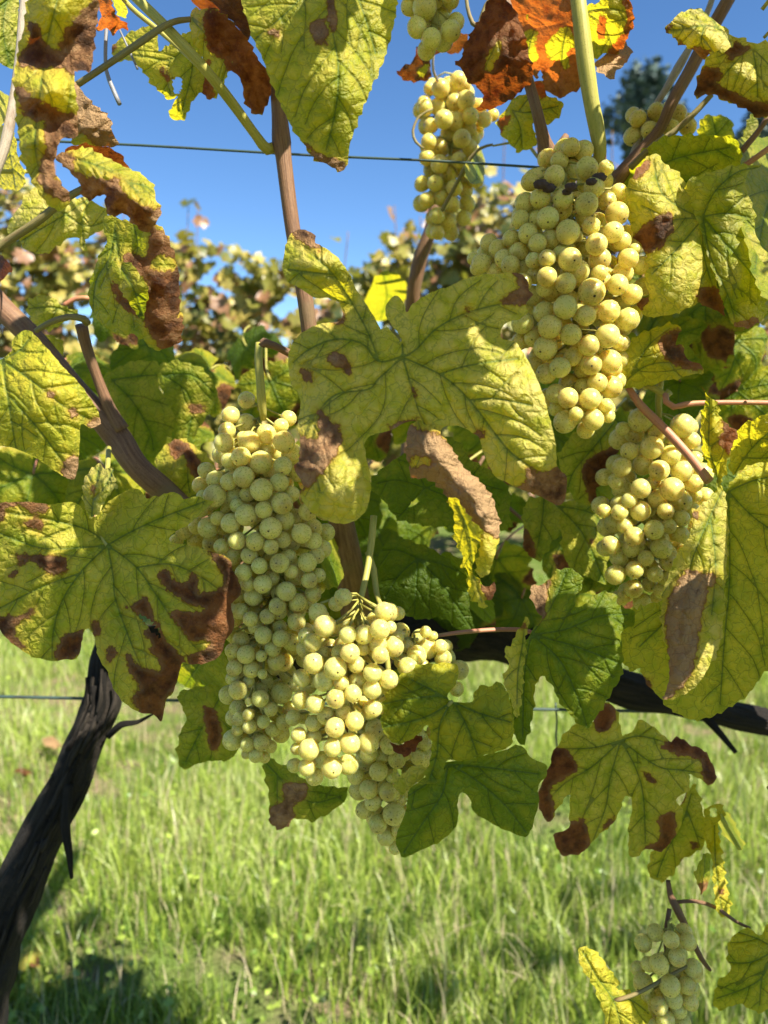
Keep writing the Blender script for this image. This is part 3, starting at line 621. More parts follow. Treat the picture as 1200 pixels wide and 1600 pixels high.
# the centre leaf with its dangling curled lobe
main = hero([(150,22),(195,25),(225,45),(222,70),(260,90),(310,130),(350,190),(380,250),(420,310),(450,360),(468,395),(490,385),(520,415),(545,440),(530,405),(492,355),(485,320),(495,290),(530,268),(555,300),(565,330),(590,300),(650,260),(720,235),(800,200),(900,185),(985,183),(1020,215),(1025,250),(1040,265),(1010,300),(1020,330),(990,355),(940,370),(920,400),(925,430),(970,440),(1000,480),(1030,530),(1070,620),(1100,720),(1125,830),(1130,910),(1165,945),(1165,1000),(1150,1048),(1120,1050),(1060,1020),(975,988),(930,965),(900,950),(870,900),(850,850),(835,800),(790,770),(740,755),(700,765),(685,795),(660,780),(640,760),(610,742),(570,742),(500,775),(440,790),(410,810),(405,830),(415,880),(430,950),(425,1040),(400,1090),(350,1120),(290,1120),(220,1090),(175,1040),(165,1000),(180,985),(140,910),(160,890),(165,800),(155,760),(165,690),(160,640),(130,600),(120,530),(125,480),(150,430),(200,390),(260,370),(300,368),(325,345),(310,295),(270,278),(220,278),(170,245),(120,215),(100,170),(105,110),(120,60)],
     .43, xf=(400,350,2.4), veins=[[(550,495),(460,515),(400,450),(300,432),(200,470),(140,520)],[(550,500),(460,580),(420,620),(300,640),(230,720),(210,850),(240,1000)],[(550,500),(600,470),(680,390),(800,330),(960,290)],[(550,500),(700,570),(800,660),(900,790),(960,860),(1060,930)],[(800,660),(900,655),(1030,680)],[(690,562),(800,530),(980,505)],[(550,500),(580,600),(610,700),(640,765)],[(460,515),(430,430),(380,330),(290,190),(180,90)],[(290,190),(200,180),(120,170)],[(550,495),(545,440),(510,400)]],
     browns=[[(140,10),(200,10),(235,45),(235,100),(200,75),(150,50)],[(290,478),(330,490),(355,525),(350,560),(310,540),(270,510)],[(170,540),(215,560),(205,590),(180,600)],[(230,690),(260,720),(310,760),(320,820),(290,870),(250,930),(185,1000),(150,1000),(130,910),(160,870),(160,790),(220,810),(240,760)],[(960,180),(990,178),(1030,215),(1045,270),(1010,300),(930,300),(925,275),(985,240)],[(1020,915),(1060,930),(1100,935),(1130,905),(1180,940),(1165,1010),(1150,1060),(1110,1060),(1040,1015),(970,990),(1020,960)],[(815,775),(860,785),(850,800),(820,795)],[(500,760),(610,725),(600,750),(510,785)],[(790,310),(808,325),(795,338)],[(310,330),(330,335),(325,370),(285,365)],[(585,620),(600,625),(600,650)]],
     ctrl=[(550,495,4),(150,30,10),(120,170,2),(230,170,-12),(330,220,-2),(400,330,-4),(320,290,12),(130,520,8),(230,480,-12),(400,520,-6),(160,630,8),(280,700,-14),(200,850,-14),(320,900,-24),(400,850,-8),(180,1000,-8),(300,1030,-26),(300,1110,-12),(420,1000,-12),(450,780,0),(560,730,0),(600,600,2),(700,440,-4),(600,320,2),(530,290,4),(800,250,-6),(1000,260,6),(900,400,2),(750,620,-6),(900,560,-12),(1000,620,-16),(1080,800,-14),(930,800,-6),(1130,980,4),(900,930,2),(720,740,2),(1000,900,-10)],
     s=4.6, label='large five-lobed yellow-green leaf at the centre, green-veined, lobe ends curled and browned', yel=.72, pale=.75, tan=.62, seed=111, wave=1.6, quilt=1.5, teeth=1.4, cup=3.5,
     petiole=[(629,557,9,.437),(627,540,8,.45),(632,525,8,.47),(640,505,8,.52),(650,480,8,.62)])
hero([(285,100),(330,55),(390,80),(440,110),(500,180),(540,250),(600,310),(660,370),(700,440),(722,520),(720,600),(700,700),(675,760),(640,790),(610,760),(625,690),(625,600),(580,560),(530,500),(490,440),(465,385),(400,330),(330,325),(300,320),(295,260),(280,220),(285,170)],
     .425, xf=(540,640,3), veins=[[(340,60),(375,150),(400,220),(480,330),(600,440),(680,560)]], browns=[[(250,60),(345,95),(420,110),(480,160),(560,240),(640,340),(720,440),(740,560),(700,600),(640,560),(590,560),(540,520),(450,400),(300,340),(270,330)]],
     keeps=[[(310,225),(370,215),(410,245),(340,270),(305,270)]],
     ctrl=[(330,60,2),(300,200,6),(380,180,-8),(330,320,12),(470,250,-12),(430,340,6),(540,260,6),(570,370,-14),(500,430,8),(690,430,6),(650,500,-12),(590,550,6),(720,560,8),(670,650,-4),(650,780,4)],
     s=4, yel=.85, pale=.5, tan=1.0, seed=117, wave=4, cup=5, quilt=.8, parent=vine, label='curled pinkish-brown lobe dangling under the centre leaf')
hero([(500,410),(540,440),(590,520),(640,560),(635,590),(610,680),(600,760),(625,800),(660,830),(700,800),(702,850),(690,890),(650,900),(655,932),(620,905),(585,880),(575,820),(570,750),(540,740),(545,690),(530,650),(512,590),(508,500),(480,430)],
     .416, xf=(540,640,3), veins=[[(520,440),(570,560),(590,680),(605,800),(640,900)]], browns=[[(640,800),(720,790),(720,900),(670,905),(650,860)]],
     ctrl=[(500,420,0),(560,480,4),(520,600,8),(620,570,-4),(545,730,6),(600,700,-6),(580,870,8),(690,810,10),(650,900,0)], s=4, yel=1.0, pale=.05, tan=.5, glow=0.4, seed=119, wave=3, cup=4, label='bright yellow torn strip behind the dangling curled lobe')
# lower middle pair
hero([(505,785),(480,760),(520,700),(533,640),(525,600),(460,595),(380,600),(300,610),(240,650),(220,685),(240,690),(190,722),(160,760),(170,775),(140,800),(155,835),(143,870),(150,920),(180,970),(230,1000),(280,985),(330,950),(380,905),(395,960),(400,1030),(385,1100),(360,1140),(372,1170),(330,1200),(420,1190),(460,1120),(480,1085),(560,1080),(640,1060),(720,1040),(790,1010),(805,960),(805,880),(790,780),(760,710),(720,685),(700,712),(650,705),(612,745),(600,785),(560,790)],
     .46, xf=(550,850,3.2), veins=[[(500,785),(400,850),(280,890),(160,915)],[(500,785),(420,740),(300,680)],[(500,785),(440,900),(425,1050),(390,1170)],[(505,790),(570,900),(625,1050)],[(500,785),(620,840),(790,890)],[(500,785),(430,760),(250,780),(160,800)]],
     ctrl=[(505,785,0),(520,610,4),(300,620,4),(350,760,-8),(150,830,6),(200,960,4),(380,1000,6),(350,1180,12),(560,900,-6),(640,1060,6),(740,900,-8),(800,960,6),(730,700,4),(650,760,0)], cup=2.5, wave=2, s=4.6,
     label='fresh olive-green leaf with notched edge, in front of the lit lower bunch', yel=.25, pale=.05, seed=130, margin=-8, teeth=2.2, quilt=.9,
     petiole=[(706,1096,6,.458),(690,1120,6,.47),(690,1170,6,.49),(700,1210,6,.52)])
hero([(465,1090),(520,1085),(640,1060),(760,1030),(830,1005),(870,1035),(900,1070),(965,1100),(972,1160),(930,1210),(932,1300),(880,1455),(790,1440),(700,1400),(610,1340),(590,1280),(550,1245),(527,1290),(530,1380),(500,1440),(450,1480),(350,1530),(265,1565),(230,1530),(215,1480),(240,1400),(270,1320),(285,1230),(330,1190),(400,1140),(420,1110)],
     .475, xf=(550,850,3.2), veins=[[(480,1100),(450,1250),(350,1400),(260,1540)],[(480,1100),(620,1180),(760,1300),(870,1440)],[(480,1100),(700,1120),(930,1150)],[(480,1100),(400,1180),(280,1260)]],
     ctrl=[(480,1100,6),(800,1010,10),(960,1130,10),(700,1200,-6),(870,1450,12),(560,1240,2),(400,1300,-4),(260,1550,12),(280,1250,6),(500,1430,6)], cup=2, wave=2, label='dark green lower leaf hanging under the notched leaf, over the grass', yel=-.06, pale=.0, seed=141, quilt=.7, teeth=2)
hero([(200,1130),(225,1125),(235,1160),(300,1110),(360,1108),(362,1160),(290,1222),(240,1250),(210,1210)], .49, xf=(550,850,3.2), ctrl=[(200,1130,-3),(300,1150,-6),(240,1240,4)], s=4, yel=.5, pale=.9, seed=8, sec=False)
hero([(185,985),(250,1000),(330,955),(352,978),(300,1040),(260,1058),(210,1030)], .485, xf=(550,850,3.2), browns=[[(100,900),(400,900),(400,1100),(100,1100)]], ctrl=[(190,990,0),(270,1010,-4),(340,970,4)], s=4, tan=-.5, seed=9, sec=False)
hero([(75,430),(120,380),(148,350),(110,310),(90,250),(95,200),(140,185),(190,150),(230,120),(265,118),(312,135),(330,200),(300,250),(297,290),(330,290),(380,240),(435,222),(490,250),(500,290),(575,320),(560,380),(515,420),(520,500),(510,620),(470,690),(430,760),(390,820),(350,862),(300,830),(250,780),(215,730),(180,650),(140,620),(110,660),(105,760),(80,880),(50,945),(10,900),(0,860),(-12,700),(20,600),(50,500)],
     .50, xf=(800,850,3), veins=[[(90,425),(250,400),(400,340),(540,330)],[(90,425),(220,540),(300,700),(350,850)],[(90,425),(180,300),(250,140)],[(90,425),(60,600),(50,900)],[(90,425),(300,480),(500,560)]],
     browns=[[(80,190),(150,188),(190,160),(178,180),(158,260),(150,350),(120,330),(80,250)]],
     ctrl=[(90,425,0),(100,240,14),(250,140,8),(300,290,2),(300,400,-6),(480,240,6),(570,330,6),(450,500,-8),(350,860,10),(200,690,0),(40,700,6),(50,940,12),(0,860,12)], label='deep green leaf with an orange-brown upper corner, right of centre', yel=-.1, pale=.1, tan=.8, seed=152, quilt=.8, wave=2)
hero([(870,360),(888,400),(870,450),(868,560),(855,660),(852,720),(835,862),(810,840),(790,780),(765,720),(757,650),(780,610),(765,540),(800,500),(820,440),(845,400)], .49, xf=(550,850,3.2), veins=[[(865,400),(850,520),(830,640),(825,800)]],
     ctrl=[(870,370,0),(770,560,-8),(860,560,4),(830,650,-2),(765,700,-6),(830,850,0)], s=4, yel=.7, pale=.5, seed=160, label='narrow pale lit sliver of a leaf seen edge-on', browns=[[(845,395),(870,390),(868,425),(848,425)]])
hero([(440,740),(400,760),(380,830),(300,840),(240,900),(215,940),(190,965),(185,1010),(160,1080),(125,1160),(130,1240),(175,1305),(210,1240),(270,1170),(268,1260),(265,1330),(195,1365),(225,1450),(270,1460),(340,1440),(400,1370),(480,1300),(520,1200),(538,1180),(555,1190),(560,1260),(545,1330),(550,1460),(590,1465),(630,1430),(700,1440),(740,1400),(790,1330),(800,1240),(770,1200),(830,1150),(830,1080),(870,1095),(930,1130),(955,1090),(935,1020),(900,970),(830,940),(770,900),(745,925),(690,880),(600,820),(560,880),(520,900),(505,850),(490,780)],
     .58, xf=(800,850,3), veins=[[(510,920),(380,955),(230,960)],[(510,920),(380,1040),(250,1120),(150,1220)],[(510,920),(460,1100),(440,1230),(380,1390)],[(510,920),(580,1050),(615,1180),(625,1400)],[(510,920),(680,1040),(800,1060),(930,1080)],[(510,920),(600,900),(720,930)]],
     browns=[[(180,965),(250,960),(310,1050),(260,1090),(180,1150),(200,1230),(175,1320),(120,1240),(115,1160),(150,1080)],[(250,1320),(330,1290),(360,1370),(340,1450),(225,1460),(185,1365)],[(720,930),(770,895),(910,960),(965,1090),(930,1140),(890,1080),(880,1010),(780,990),(700,950)],[(690,1280),(760,1260),(760,1400),(700,1450),(610,1440),(690,1380)],[(400,750),(490,780),(440,880),(390,870)],[(615,1070),(680,1100),(680,1120),(640,1110)],[(420,1320),(480,1280),(470,1310),(430,1350)]],
     ctrl=[(510,920,0),(440,740,12),(230,940,10),(350,1000,-4),(150,1200,10),(300,1200,4),(280,1440,16),(450,1150,-6),(530,1200,6),(620,1250,-6),(620,1440,8),(780,1330,8),(720,1050,-8),(940,1080,12),(760,900,6)], label='ragged leaf at lower right with near-black lobe tips, over sunlit grass', yel=.58, pale=.45, tan=-.25, seed=171, wave=4, teeth=2.5, cup=4)
hero([(800,1200),(850,1130),(880,1200),(915,1330),(890,1420),(800,1480),(740,1560),(690,1578),(640,1550),(645,1490),(680,1400),(740,1300)], .61, xf=(800,850,3), veins=[[(840,1170),(800,1300),(720,1450),(680,1560)],[(820,1250),(860,1350),(880,1420)]], browns=[[(835,1400),(870,1400),(875,1430),(845,1425)]],
     ctrl=[(850,1140,0),(780,1350,-5),(900,1330,8),(690,1570,10),(680,1400,6)], yel=.55, pale=.3, seed=180, margin=-4)
hero([(900,80),(905,45),(930,18),(960,14),(985,30),(998,70),(985,100),(970,130),(980,250),(1005,400),(1022,520),(1000,550),(960,530),(945,400),(935,280),(905,200),(912,130)], .60, xf=(800,1250,3), veins=[[(950,120),(955,300),(985,530)]],
     browns=[[(970,425),(985,420),(988,440),(972,445)]], holes=[[(930,40),(955,38),(962,70),(945,85),(928,70)]], ctrl=[(905,80,4),(945,30,-8),(990,70,6),(915,200,8),(950,250,-10),(985,250,8),(950,400,6),(980,450,-8),(1010,480,8),(980,540,0)], s=4, yel=.85, pale=.15, seed=191, label='small yellow leaf rolled into a tube, hanging over the grass')
hero([(985,60),(1030,80),(1060,150),(1085,225),(1045,222),(1000,180),(980,130)], .615, xf=(800,1250,3), veins=[[(990,80),(1030,140),(1070,220)]], ctrl=[(990,70,0),(1030,140,-4),(1080,220,6)], s=4, yel=.2, seed=5, margin=-6)
hero([(905,250),(935,300),(928,380),(890,445),(875,400),(855,350)], .615, xf=(800,1250,3), veins=[[(905,260),(900,350),(890,430)]], browns=[[(875,390),(930,390),(890,455),(865,420)]], ctrl=[(905,250,0),(890,350,-4),(890,440,6)], s=4, yel=.2, seed=6)
# right side
hero([(1132,770),(1160,735),(1200,722),(1260,750),(1290,900),(1240,1000),(1195,1050),(1170,1085),(1130,1110),(1095,1125),(1060,1117),(1035,1095),(1010,1068),(1000,1045),(985,1045),(970,1030),(975,1000),(970,985),(990,965),(1000,950),(1035,935),(1060,900),(1100,850)], .50,
     veins=[[(1138,768),(1140,900),(1132,1000),(1125,1100)],[(1138,768),(1180,810),(1240,850)],[(1138,768),(1080,920),(1000,1010)],[(1138,768),(1180,750),(1240,740)]], browns=[[(1003,1060),(1018,1062),(1015,1078),(1004,1074)]],
     ctrl=[(1138,768,0),(1250,760,8),(1200,900,-6),(1130,1000,-8),(1180,1070,6),(1100,1120,10),(1040,1000,0),(975,1010,10),(1080,880,2)], label='large drooping green-yellow leaf at the right edge', yel=.48, pale=.12, seed=200, margin=-10, wave=2.5)
hero([(1128,764),(1136,790),(1139,840),(1137,880),(1133,930),(1129,990),(1115,1030),(1095,1065),(1070,1085),(1038,1092),(1044,1060),(1045,1020),(1035,985),(1033,950),(1040,910),(1055,870),(1075,840),(1085,812),(1080,803),(1097,788)], .475,
     veins=[[(1128,768),(1095,840),(1075,900),(1060,1000)],[(1110,810),(1118,880),(1112,960)]], browns=[[(1070,892),(1118,900),(1112,918),(1090,910)],[(1048,930),(1075,895),(1106,915),(1098,950),(1090,1000),(1078,1058),(1030,1096),(1044,1020),(1040,970)],[(1082,800),(1090,800),(1088,812)]],
     ctrl=[(1128,766,4),(1138,850,8),(1105,850,-10),(1080,808,2),(1055,870,4),(1085,950,-12),(1035,970,4),(1130,980,8),(1090,1050,-4),(1040,1090,6)], label='pale folded-over underside of a leaf, its lower half dried grey-brown', yel=.62, pale=.80, tan=1.1, seed=210, s=4.5, quilt=1.3)
hero([(670,110),(700,130),(740,180),(790,230),(818,290),(815,345),(850,380),(900,430),(965,475),(930,560),(890,660),(885,720),(890,770),(860,820),(835,840),(835,920),(800,965),(790,820),(740,740),(700,660),(680,560),(668,440),(680,330),(708,240),(700,170)], .485, xf=(960,580,5),
     veins=[[(810,900),(800,800),(740,600),(740,400),(740,200)],[(740,600),(820,540),(930,480)]], browns=[[(850,385),(975,475),(900,640),(885,665),(825,560),(850,480)],[(660,100),(705,130),(700,150)]],
     ctrl=[(680,120,4),(680,400,6),(740,450,-8),(810,300,4),(950,480,8),(820,600,-4),(700,660,4),(880,750,6),(815,900,0)], s=3.6, label='twisted bright yellow leaf standing upright, one corner dark red-brown', yel=.88, pale=.05, tan=.1, glow=0.5, seed=222, spread=26)
hero([(1143,738),(1141,700),(1153,668),(1180,655),(1220,642),(1250,700),(1210,735),(1170,731)], .51, veins=[[(1145,745),(1175,700),(1220,660)],[(1160,715),(1200,715),(1240,700)]], ctrl=[(1143,735,0),(1180,690,-8),(1220,650,6),(1210,730,4)], yel=.85, pale=.1, glow=0.8, seed=230)
hero([(655,120),(690,125),(720,170),(780,215),(815,255),(830,320),(880,400),(900,500),(930,620),(960,720),(985,800),(1000,885),(960,862),(930,850),(880,820),(820,850),(740,880),(640,890),(600,860),(590,800),(640,790),(620,700),(640,640),(610,560),(560,480),(530,400),(530,330),(545,260),(590,190)], .52, xf=(800,200,3),
     veins=[[(890,420),(800,380),(700,300),(660,150)],[(890,425),(760,430),(600,480)],[(890,430),(780,560),(660,680)],[(895,430),(900,600),(960,800)]],
     browns=[[(530,545),(600,480),(640,440),(740,402),(752,480),(690,560),(600,590)],[(875,765),(955,745),(1005,895),(930,855),(880,815)],[(590,800),(640,790),(600,860)],[(560,200),(640,150),(640,190),(580,240)]],
     ctrl=[(890,420,6),(660,130,8),(620,300,-8),(530,380,8),(740,480,-8),(620,560,4),(700,700,-8),(600,850,10),(850,650,-4),(990,870,6),(820,280,6)], label='mottled olive leaf right of the tall bunch, with a dark dead patch', yel=.60, pale=.55, tan=.2, seed=241, margin=-6)
hero([(815,258),(900,215),(1000,187),(1090,172),(1170,180),(1120,200),(1100,260),(1130,370),(1150,500),(1200,600),(1260,650),(1210,830),(1160,910),(1060,938),(1010,880),(960,720),(920,600),(880,480),(835,330)], .51, xf=(800,200,3),
     veins=[[(895,415),(950,300),(1050,210),(1150,185)],[(895,415),(1000,400),(1110,420)],[(895,415),(1000,540),(1120,680),(1190,800)],[(895,415),(930,600),(1010,780),(1050,920)]],
     browns=[[(1040,915),(1090,900),(1160,890),(1150,930),(1060,945)]], ctrl=[(895,415,8),(820,262,0),(1000,200,-6),(1165,182,6),(1020,330,-8),(1130,430,6),(1000,560,-2),(1100,650,-12),(1250,660,8),(1050,850,-6),(1150,910,8),(930,620,4)], label='grey-green leaf at the upper right edge with a sun-struck patch', yel=.36, pale=.55, tan=.5, seed=252)
hero([(480,1200),(520,1080),(560,1000),(640,950),(750,920),(790,950),(760,1010),(800,1020),(820,1080),(885,1100),(895,1145),(830,1165),(760,1180),(700,1195),(620,1212),(520,1225)], .545, xf=(800,200,3), veins=[[(510,1210),(620,1120),(740,1100),(870,1140)],[(560,1150),(640,1020),(740,940)]],
     browns=[[(690,990),(790,940),(790,1010),(830,1060),(895,1100),(880,1140),(760,1110),(710,1060)]], ctrl=[(490,1200,8),(640,1050,-8),(750,930,6),(740,1050,-14),(880,1120,4),(620,1210,10)], label='yellow-edged leaf with a curled black-brown scrap on it', yel=.72, pale=.1, tan=.15, seed=262, wave=4)
hero([(985,260),(1010,230),(1050,212),(1100,212),(1150,217),(1158,255),(1140,290),(1090,310),(1010,325),(970,300)], .58, veins=[[(985,290),(1050,250),(1140,230)],[(1020,270),(1080,285),(1130,290)]], ctrl=[(985,260,0),(1060,250,-8),(1150,220,6),(1080,310,6)], yel=.25, pale=.0, glow=0.9, seed=270)
hero([(1130,230),(1200,215),(1260,240),(1260,420),(1200,470),(1165,380),(1150,290)], .60, veins=[[(1250,230),(1200,320),(1180,420)]], ctrl=[(1150,240,0),(1200,330,-6),(1250,400,6)], yel=.1, seed=271)
hero([(395,240),(410,190),(490,110),(600,75),(660,65),(720,90),(790,150),(850,210),(900,270),(930,320),(900,380),(800,400),(745,430),(700,465),(650,440),(610,390),(540,350),(490,330),(480,290)], .50, xf=(960,0,5),
     veins=[[(900,320),(820,230),(700,200),(520,230),(400,235)],[(820,230),(740,120),(650,75)],[(700,210),(680,330),(730,420)]], browns=[[(600,375),(680,375),(750,400),(740,440),(700,475),(630,440)],[(385,250),(410,190),(440,200),(420,250)],[(470,290),(540,345),(520,360),(480,330)]],
     ctrl=[(400,240,6),(600,80,8),(620,230,-12),(540,340,8),(760,250,-8),(700,400,-4),(700,460,6),(860,220,6),(900,370,6)], s=4, label='pale crumpled dry leaf curled against the sky at upper right', yel=.9, pale=1.0, tan=.6, seed=281, wave=4, quilt=2.0, spread=22)
hero([(840,200),(900,260),(950,285),(1010,290),(1060,330),(1200,325),(1290,330),(1300,850),(1180,910),(1090,915),(1060,870),(950,820),(860,790),(760,735),(630,755),(640,640),(680,540),(720,450),(780,380),(840,330)], .52, xf=(960,0,5),
     veins=[[(1080,380),(1000,430),(880,560),(800,650)],[(1080,380),(1110,560),(1120,760)],[(1080,380),(940,390),(820,440)],[(1080,380),(1200,500),(1290,640)]],
     browns=[[(620,640),(690,540),(760,520),(850,560),(800,640),(850,690),(940,710),(1000,760),(1080,780),(1100,800),(1170,800),(1300,860),(1090,925),(950,830),(760,745),(620,765)],[(880,370),(960,330),(1060,380),(960,440),(890,480)]],
     ctrl=[(840,210,6),(1080,360,4),(1000,300,-8),(900,500,-8),(650,720,8),(800,740,10),(1050,600,-10),(1100,880,12),(1200,600,-6),(1280,400,4),(1280,850,10)], s=4.2, label='dry buff leaf with purple-brown border at the upper right corner', yel=.88, pale=.7, tan=.3, seed=291, wave=3.5, quilt=1.4, spread=28)
hero([(440,-60),(520,-80),(560,0),(640,100),(720,350),(760,600),(680,700),(560,800),(450,850),(350,860),(330,840),(380,770),(330,680),(250,640),(210,550),(150,510),(160,480),(220,440),(215,370),(260,290),(245,270),(320,200),(380,80)], .55, xf=(680,0,5),
     veins=[[(540,0),(480,320),(380,560),(340,820)],[(540,0),(600,300),(620,600)],[(520,100),(380,240),(230,400)]], browns=[[(0,-200),(900,-200),(900,1000),(0,1000)]], keeps=[[(480,320),(530,308),(532,370),(490,460),(430,570),(380,530),(395,450),(420,400)]],
     ctrl=[(500,0,0),(300,250,4),(450,400,-10),(160,500,10),(620,500,-6),(350,850,14),(700,680,4)], s=4.6, label='dark rusty-brown leaf against the sky with one yellow patch', yel=.95, pale=0, tan=.3, glow=.2, seed=301, wave=4)
hero([(540,-60),(700,-80),(900,-90),(1080,-60),(1110,180),(1130,400),(1152,650),(1100,710),(1050,730),(1000,770),(960,780),(900,740),(850,690),(800,640),(760,590),(700,430),(630,200)], .565, xf=(680,0,5),
     veins=[[(1080,150),(900,200),(780,215),(700,160)],[(780,215),(740,340),(720,470)],[(1040,200),(1000,350),(985,520),(960,750)],[(1060,180),(1110,400),(1120,680)]], browns=[[(300,-200),(1300,-200),(1300,1000),(300,1000)]],
     keeps=[[(655,280),(740,230),(805,255),(780,350),(805,450),(740,495),(695,420)],[(850,385),(900,300),(1000,205),(1065,235),(1115,320),(1105,365),(1040,400),(1050,510),(1010,560),(980,470),(900,460)],[(700,115),(740,120),(730,150),(700,150)]],
     holes=[[(798,575),(820,540),(836,570),(828,635),(805,645)]], ctrl=[(600,0,4),(1080,0,4),(780,215,2),(740,350,-8),(900,500,4),(1000,350,-10),(1140,640,10),(960,770,10),(720,500,4)], s=4.6, label='orange-red leaf glowing around two yellow patches, top right of centre', yel=.95, pale=0, tan=.9, glow=.75, seed=313, wave=3)
hero([(345,40),(400,10),(470,-30),(540,-20),(570,50),(570,100),(550,170),(500,240),(490,260),(440,250),(390,280),(372,230),(355,130)], .555, xf=(800,0,3), veins=[[(350,60),(430,120),(470,220)],[(360,50),(460,40),(550,60)]],
     browns=[[(520,-30),(580,30),(580,110),(550,180),(500,250),(440,260),(480,200),(530,140),(540,60),(510,0)],[(410,80),(440,70),(430,180),(400,190)]], ctrl=[(350,60,0),(450,80,-12),(565,60,8),(520,180,4),(400,270,8)], s=4, label='yellow leaf with browned right rim, right of the thick green shoot', yel=.85, pale=.1, tan=.5, glow=0.8, seed=320)
hero([(385,290),(440,250),(520,200),(562,245),(530,300),(500,320),(470,375),(430,350),(395,320)], .57, xf=(800,0,3), veins=[[(400,280),(450,290),(530,260)]], browns=[[(300,100),(700,100),(700,500),(300,500)]], ctrl=[(390,290,0),(460,290,-4),(550,240,6)], s=4, tan=1.1, seed=321)
hero([(560,820),(620,760),(700,730),(750,650),(850,650),(880,740),(960,780),(1002,812),(980,900),(900,950),(850,962),(780,950),(770,1000),(795,1090),(770,1150),(690,1180),(650,1195),(600,1130),(520,1070),(490,960),(510,900)], .60, xf=(680,0,5), veins=[[(600,860),(700,880),(820,860),(960,830)],[(600,860),(660,980),(680,1150)],[(650,870),(720,780),(800,680)]],
     browns=[[(500,930),(590,900),(560,960),(510,1040)],[(770,640),(850,650),(870,760),(800,740)]], ctrl=[(600,860,0),(700,760,6),(980,830,10),(760,900,-6),(650,1050,-4),(650,1190,10),(490,950,8)], s=4.6, label='small yellow-green backlit leaf between tall bunch and glowing leaf', yel=.72, pale=0, glow=0.9, seed=331)
hero([(520,240),(540,200),(620,150),(700,120),(740,170),(745,235),(780,220),(850,170),(890,150),(930,180),(950,240),(940,290),(960,360),(950,420),(900,480),(860,560),(800,560),(795,520),(830,450),(790,470),(720,400),(650,310),(600,280),(560,290)], .58, xf=(0,0,3),
     veins=[[(890,200),(800,280),(700,270),(560,250)],[(800,280),(780,350),(800,440)],[(890,200),(900,330),(850,530)]], holes=[[(812,372),(845,365),(855,400),(832,445),(812,415)]], browns=[[(515,230),(540,200),(550,215),(530,245)],[(760,320),(810,370),(790,380),(755,345)]],
     ctrl=[(530,240,8),(660,200,6),(640,270,-8),(740,230,2),(790,400,-6),(900,170,4),(950,300,6),(860,450,-8),(830,550,10)], s=4.2, label='perforated yellow-green leaf against blue sky behind the diagonal shoot', yel=.70, pale=.25, glow=0.6, seed=341)
hero([(890,60),(960,45),(1010,50),(1100,110),(1160,180),(1200,260),(1260,330),(1275,430),(1235,520),(1200,535),(1150,480),(1130,400),(1110,350),(1070,340),(1045,400),(990,465),(940,420),(950,330),(940,250),(900,180)], .545, xf=(0,0,3), veins=[[(890,80),(980,180),(1060,300),(1020,420)],[(900,80),(1050,200),(1180,380),(1220,500)]],
     browns=[[(970,50),(1100,100),(1220,260),(1290,430),(1240,540),(1130,490),(1100,350),(1060,330),(1050,280),(1100,290),(985,245),(960,150)],[(935,300),(985,280),(970,340),(1000,400),(1000,480),(930,430)]], ctrl=[(890,70,4),(960,150,-12),(1050,180,-4),(940,250,6),(1000,330,-6),(980,450,8),(1150,300,-6),(1270,400,8),(1210,530,12)], s=4, label='leaf half buff, half crumpled blackish-brown, ending in rusty orange', yel=.8, pale=.5, tan=.4, glow=0.8, seed=352, wave=5)
hero([(900,-60),(1150,-60),(1190,110),(1160,190),(1100,112),(1010,55),(930,45)], .53, xf=(0,0,3), browns=[[(800,-100),(1300,-100),(1300,300),(800,300)]], ctrl=[(900,-50,0),(1050,20,-8),(1180,150,8)], s=4, tan=-.1, seed=353, wave=5)
hero([(750,-60),(850,-60),(880,60),(930,140),(1000,200),(1012,240),(1000,258),(960,220),(940,230),(885,290),(850,260),(830,230),(770,250),(765,200),(785,130)], .53, xf=(0,0,5), veins=[[(840,-20),(850,100),(880,280)],[(850,60),(930,160),(1000,240)],[(830,40),(790,140),(775,240)]], browns=[[(500,-200),(1200,-200),(1200,500),(500,500)]],
     ctrl=[(800,-50,0),(860,120,-8),(770,220,6),(1000,240,8),(885,280,8)], s=3.4, label='bright rust-orange leaf tip hanging from the top edge', tan=.9, glow=0.9, seed=364, spread=22)
hero([(860,-60),(960,-60),(985,40),(997,150),(972,155),(930,120),(895,60)], .56, xf=(0,0,5), ctrl=[(880,-20,0),(950,40,-4),(990,140,6)], s=3.6, yel=.35, glow=0.8, seed=365, sec=False)
hero([(-40,-60),(24,-60),(30,20),(30,70),(22,108),(5,100),(-40,90)], .56, veins=[[(20,-40),(5,40),(15,100)],[(10,0),(-20,40)]], ctrl=[(20,-40,0),(0,40,-6),(25,80,6)], yel=.4, pale=.9, seed=371)
hero([(30,1060),(100,950),(140,900),(200,880),(300,930),(420,930),(490,980),(512,1050),(440,1100),(405,1110),(395,1180),(370,1120),(300,1130),(200,1190),(110,1160),(90,1120),(60,1110)], .62, xf=(0,0,3), veins=[[(420,930),(300,1010),(180,1080),(100,1130)],[(300,1000),(400,1060),(490,1040)],[(420,940),(390,1020),(390,1160)]],
     ctrl=[(40,1060,8),(200,900,4),(200,1050,-8),(400,940,2),(500,1050,8),(390,1170,12),(180,1180,8)], label='pale cream-yellow leaf behind stalks at the left, against sky', yel=.85, pale=.95, seed=381)
hero([(-30,600),(60,615),(95,760),(120,860),(60,892),(-30,850)], .60, xf=(0,0,3), veins=[[(20,610),(50,740),(70,870)]], ctrl=[(0,620,4),(50,750,-6),(70,880,8)], yel=.9, pale=.2, seed=382)
hero([(-40,430),(25,435),(60,480),(90,520),(40,560),(-40,600)], .60, xf=(0,0,3), ctrl=[(0,440,0),(30,500,-6),(60,540,6)], yel=.8, pale=.4, seed=383, sec=False)
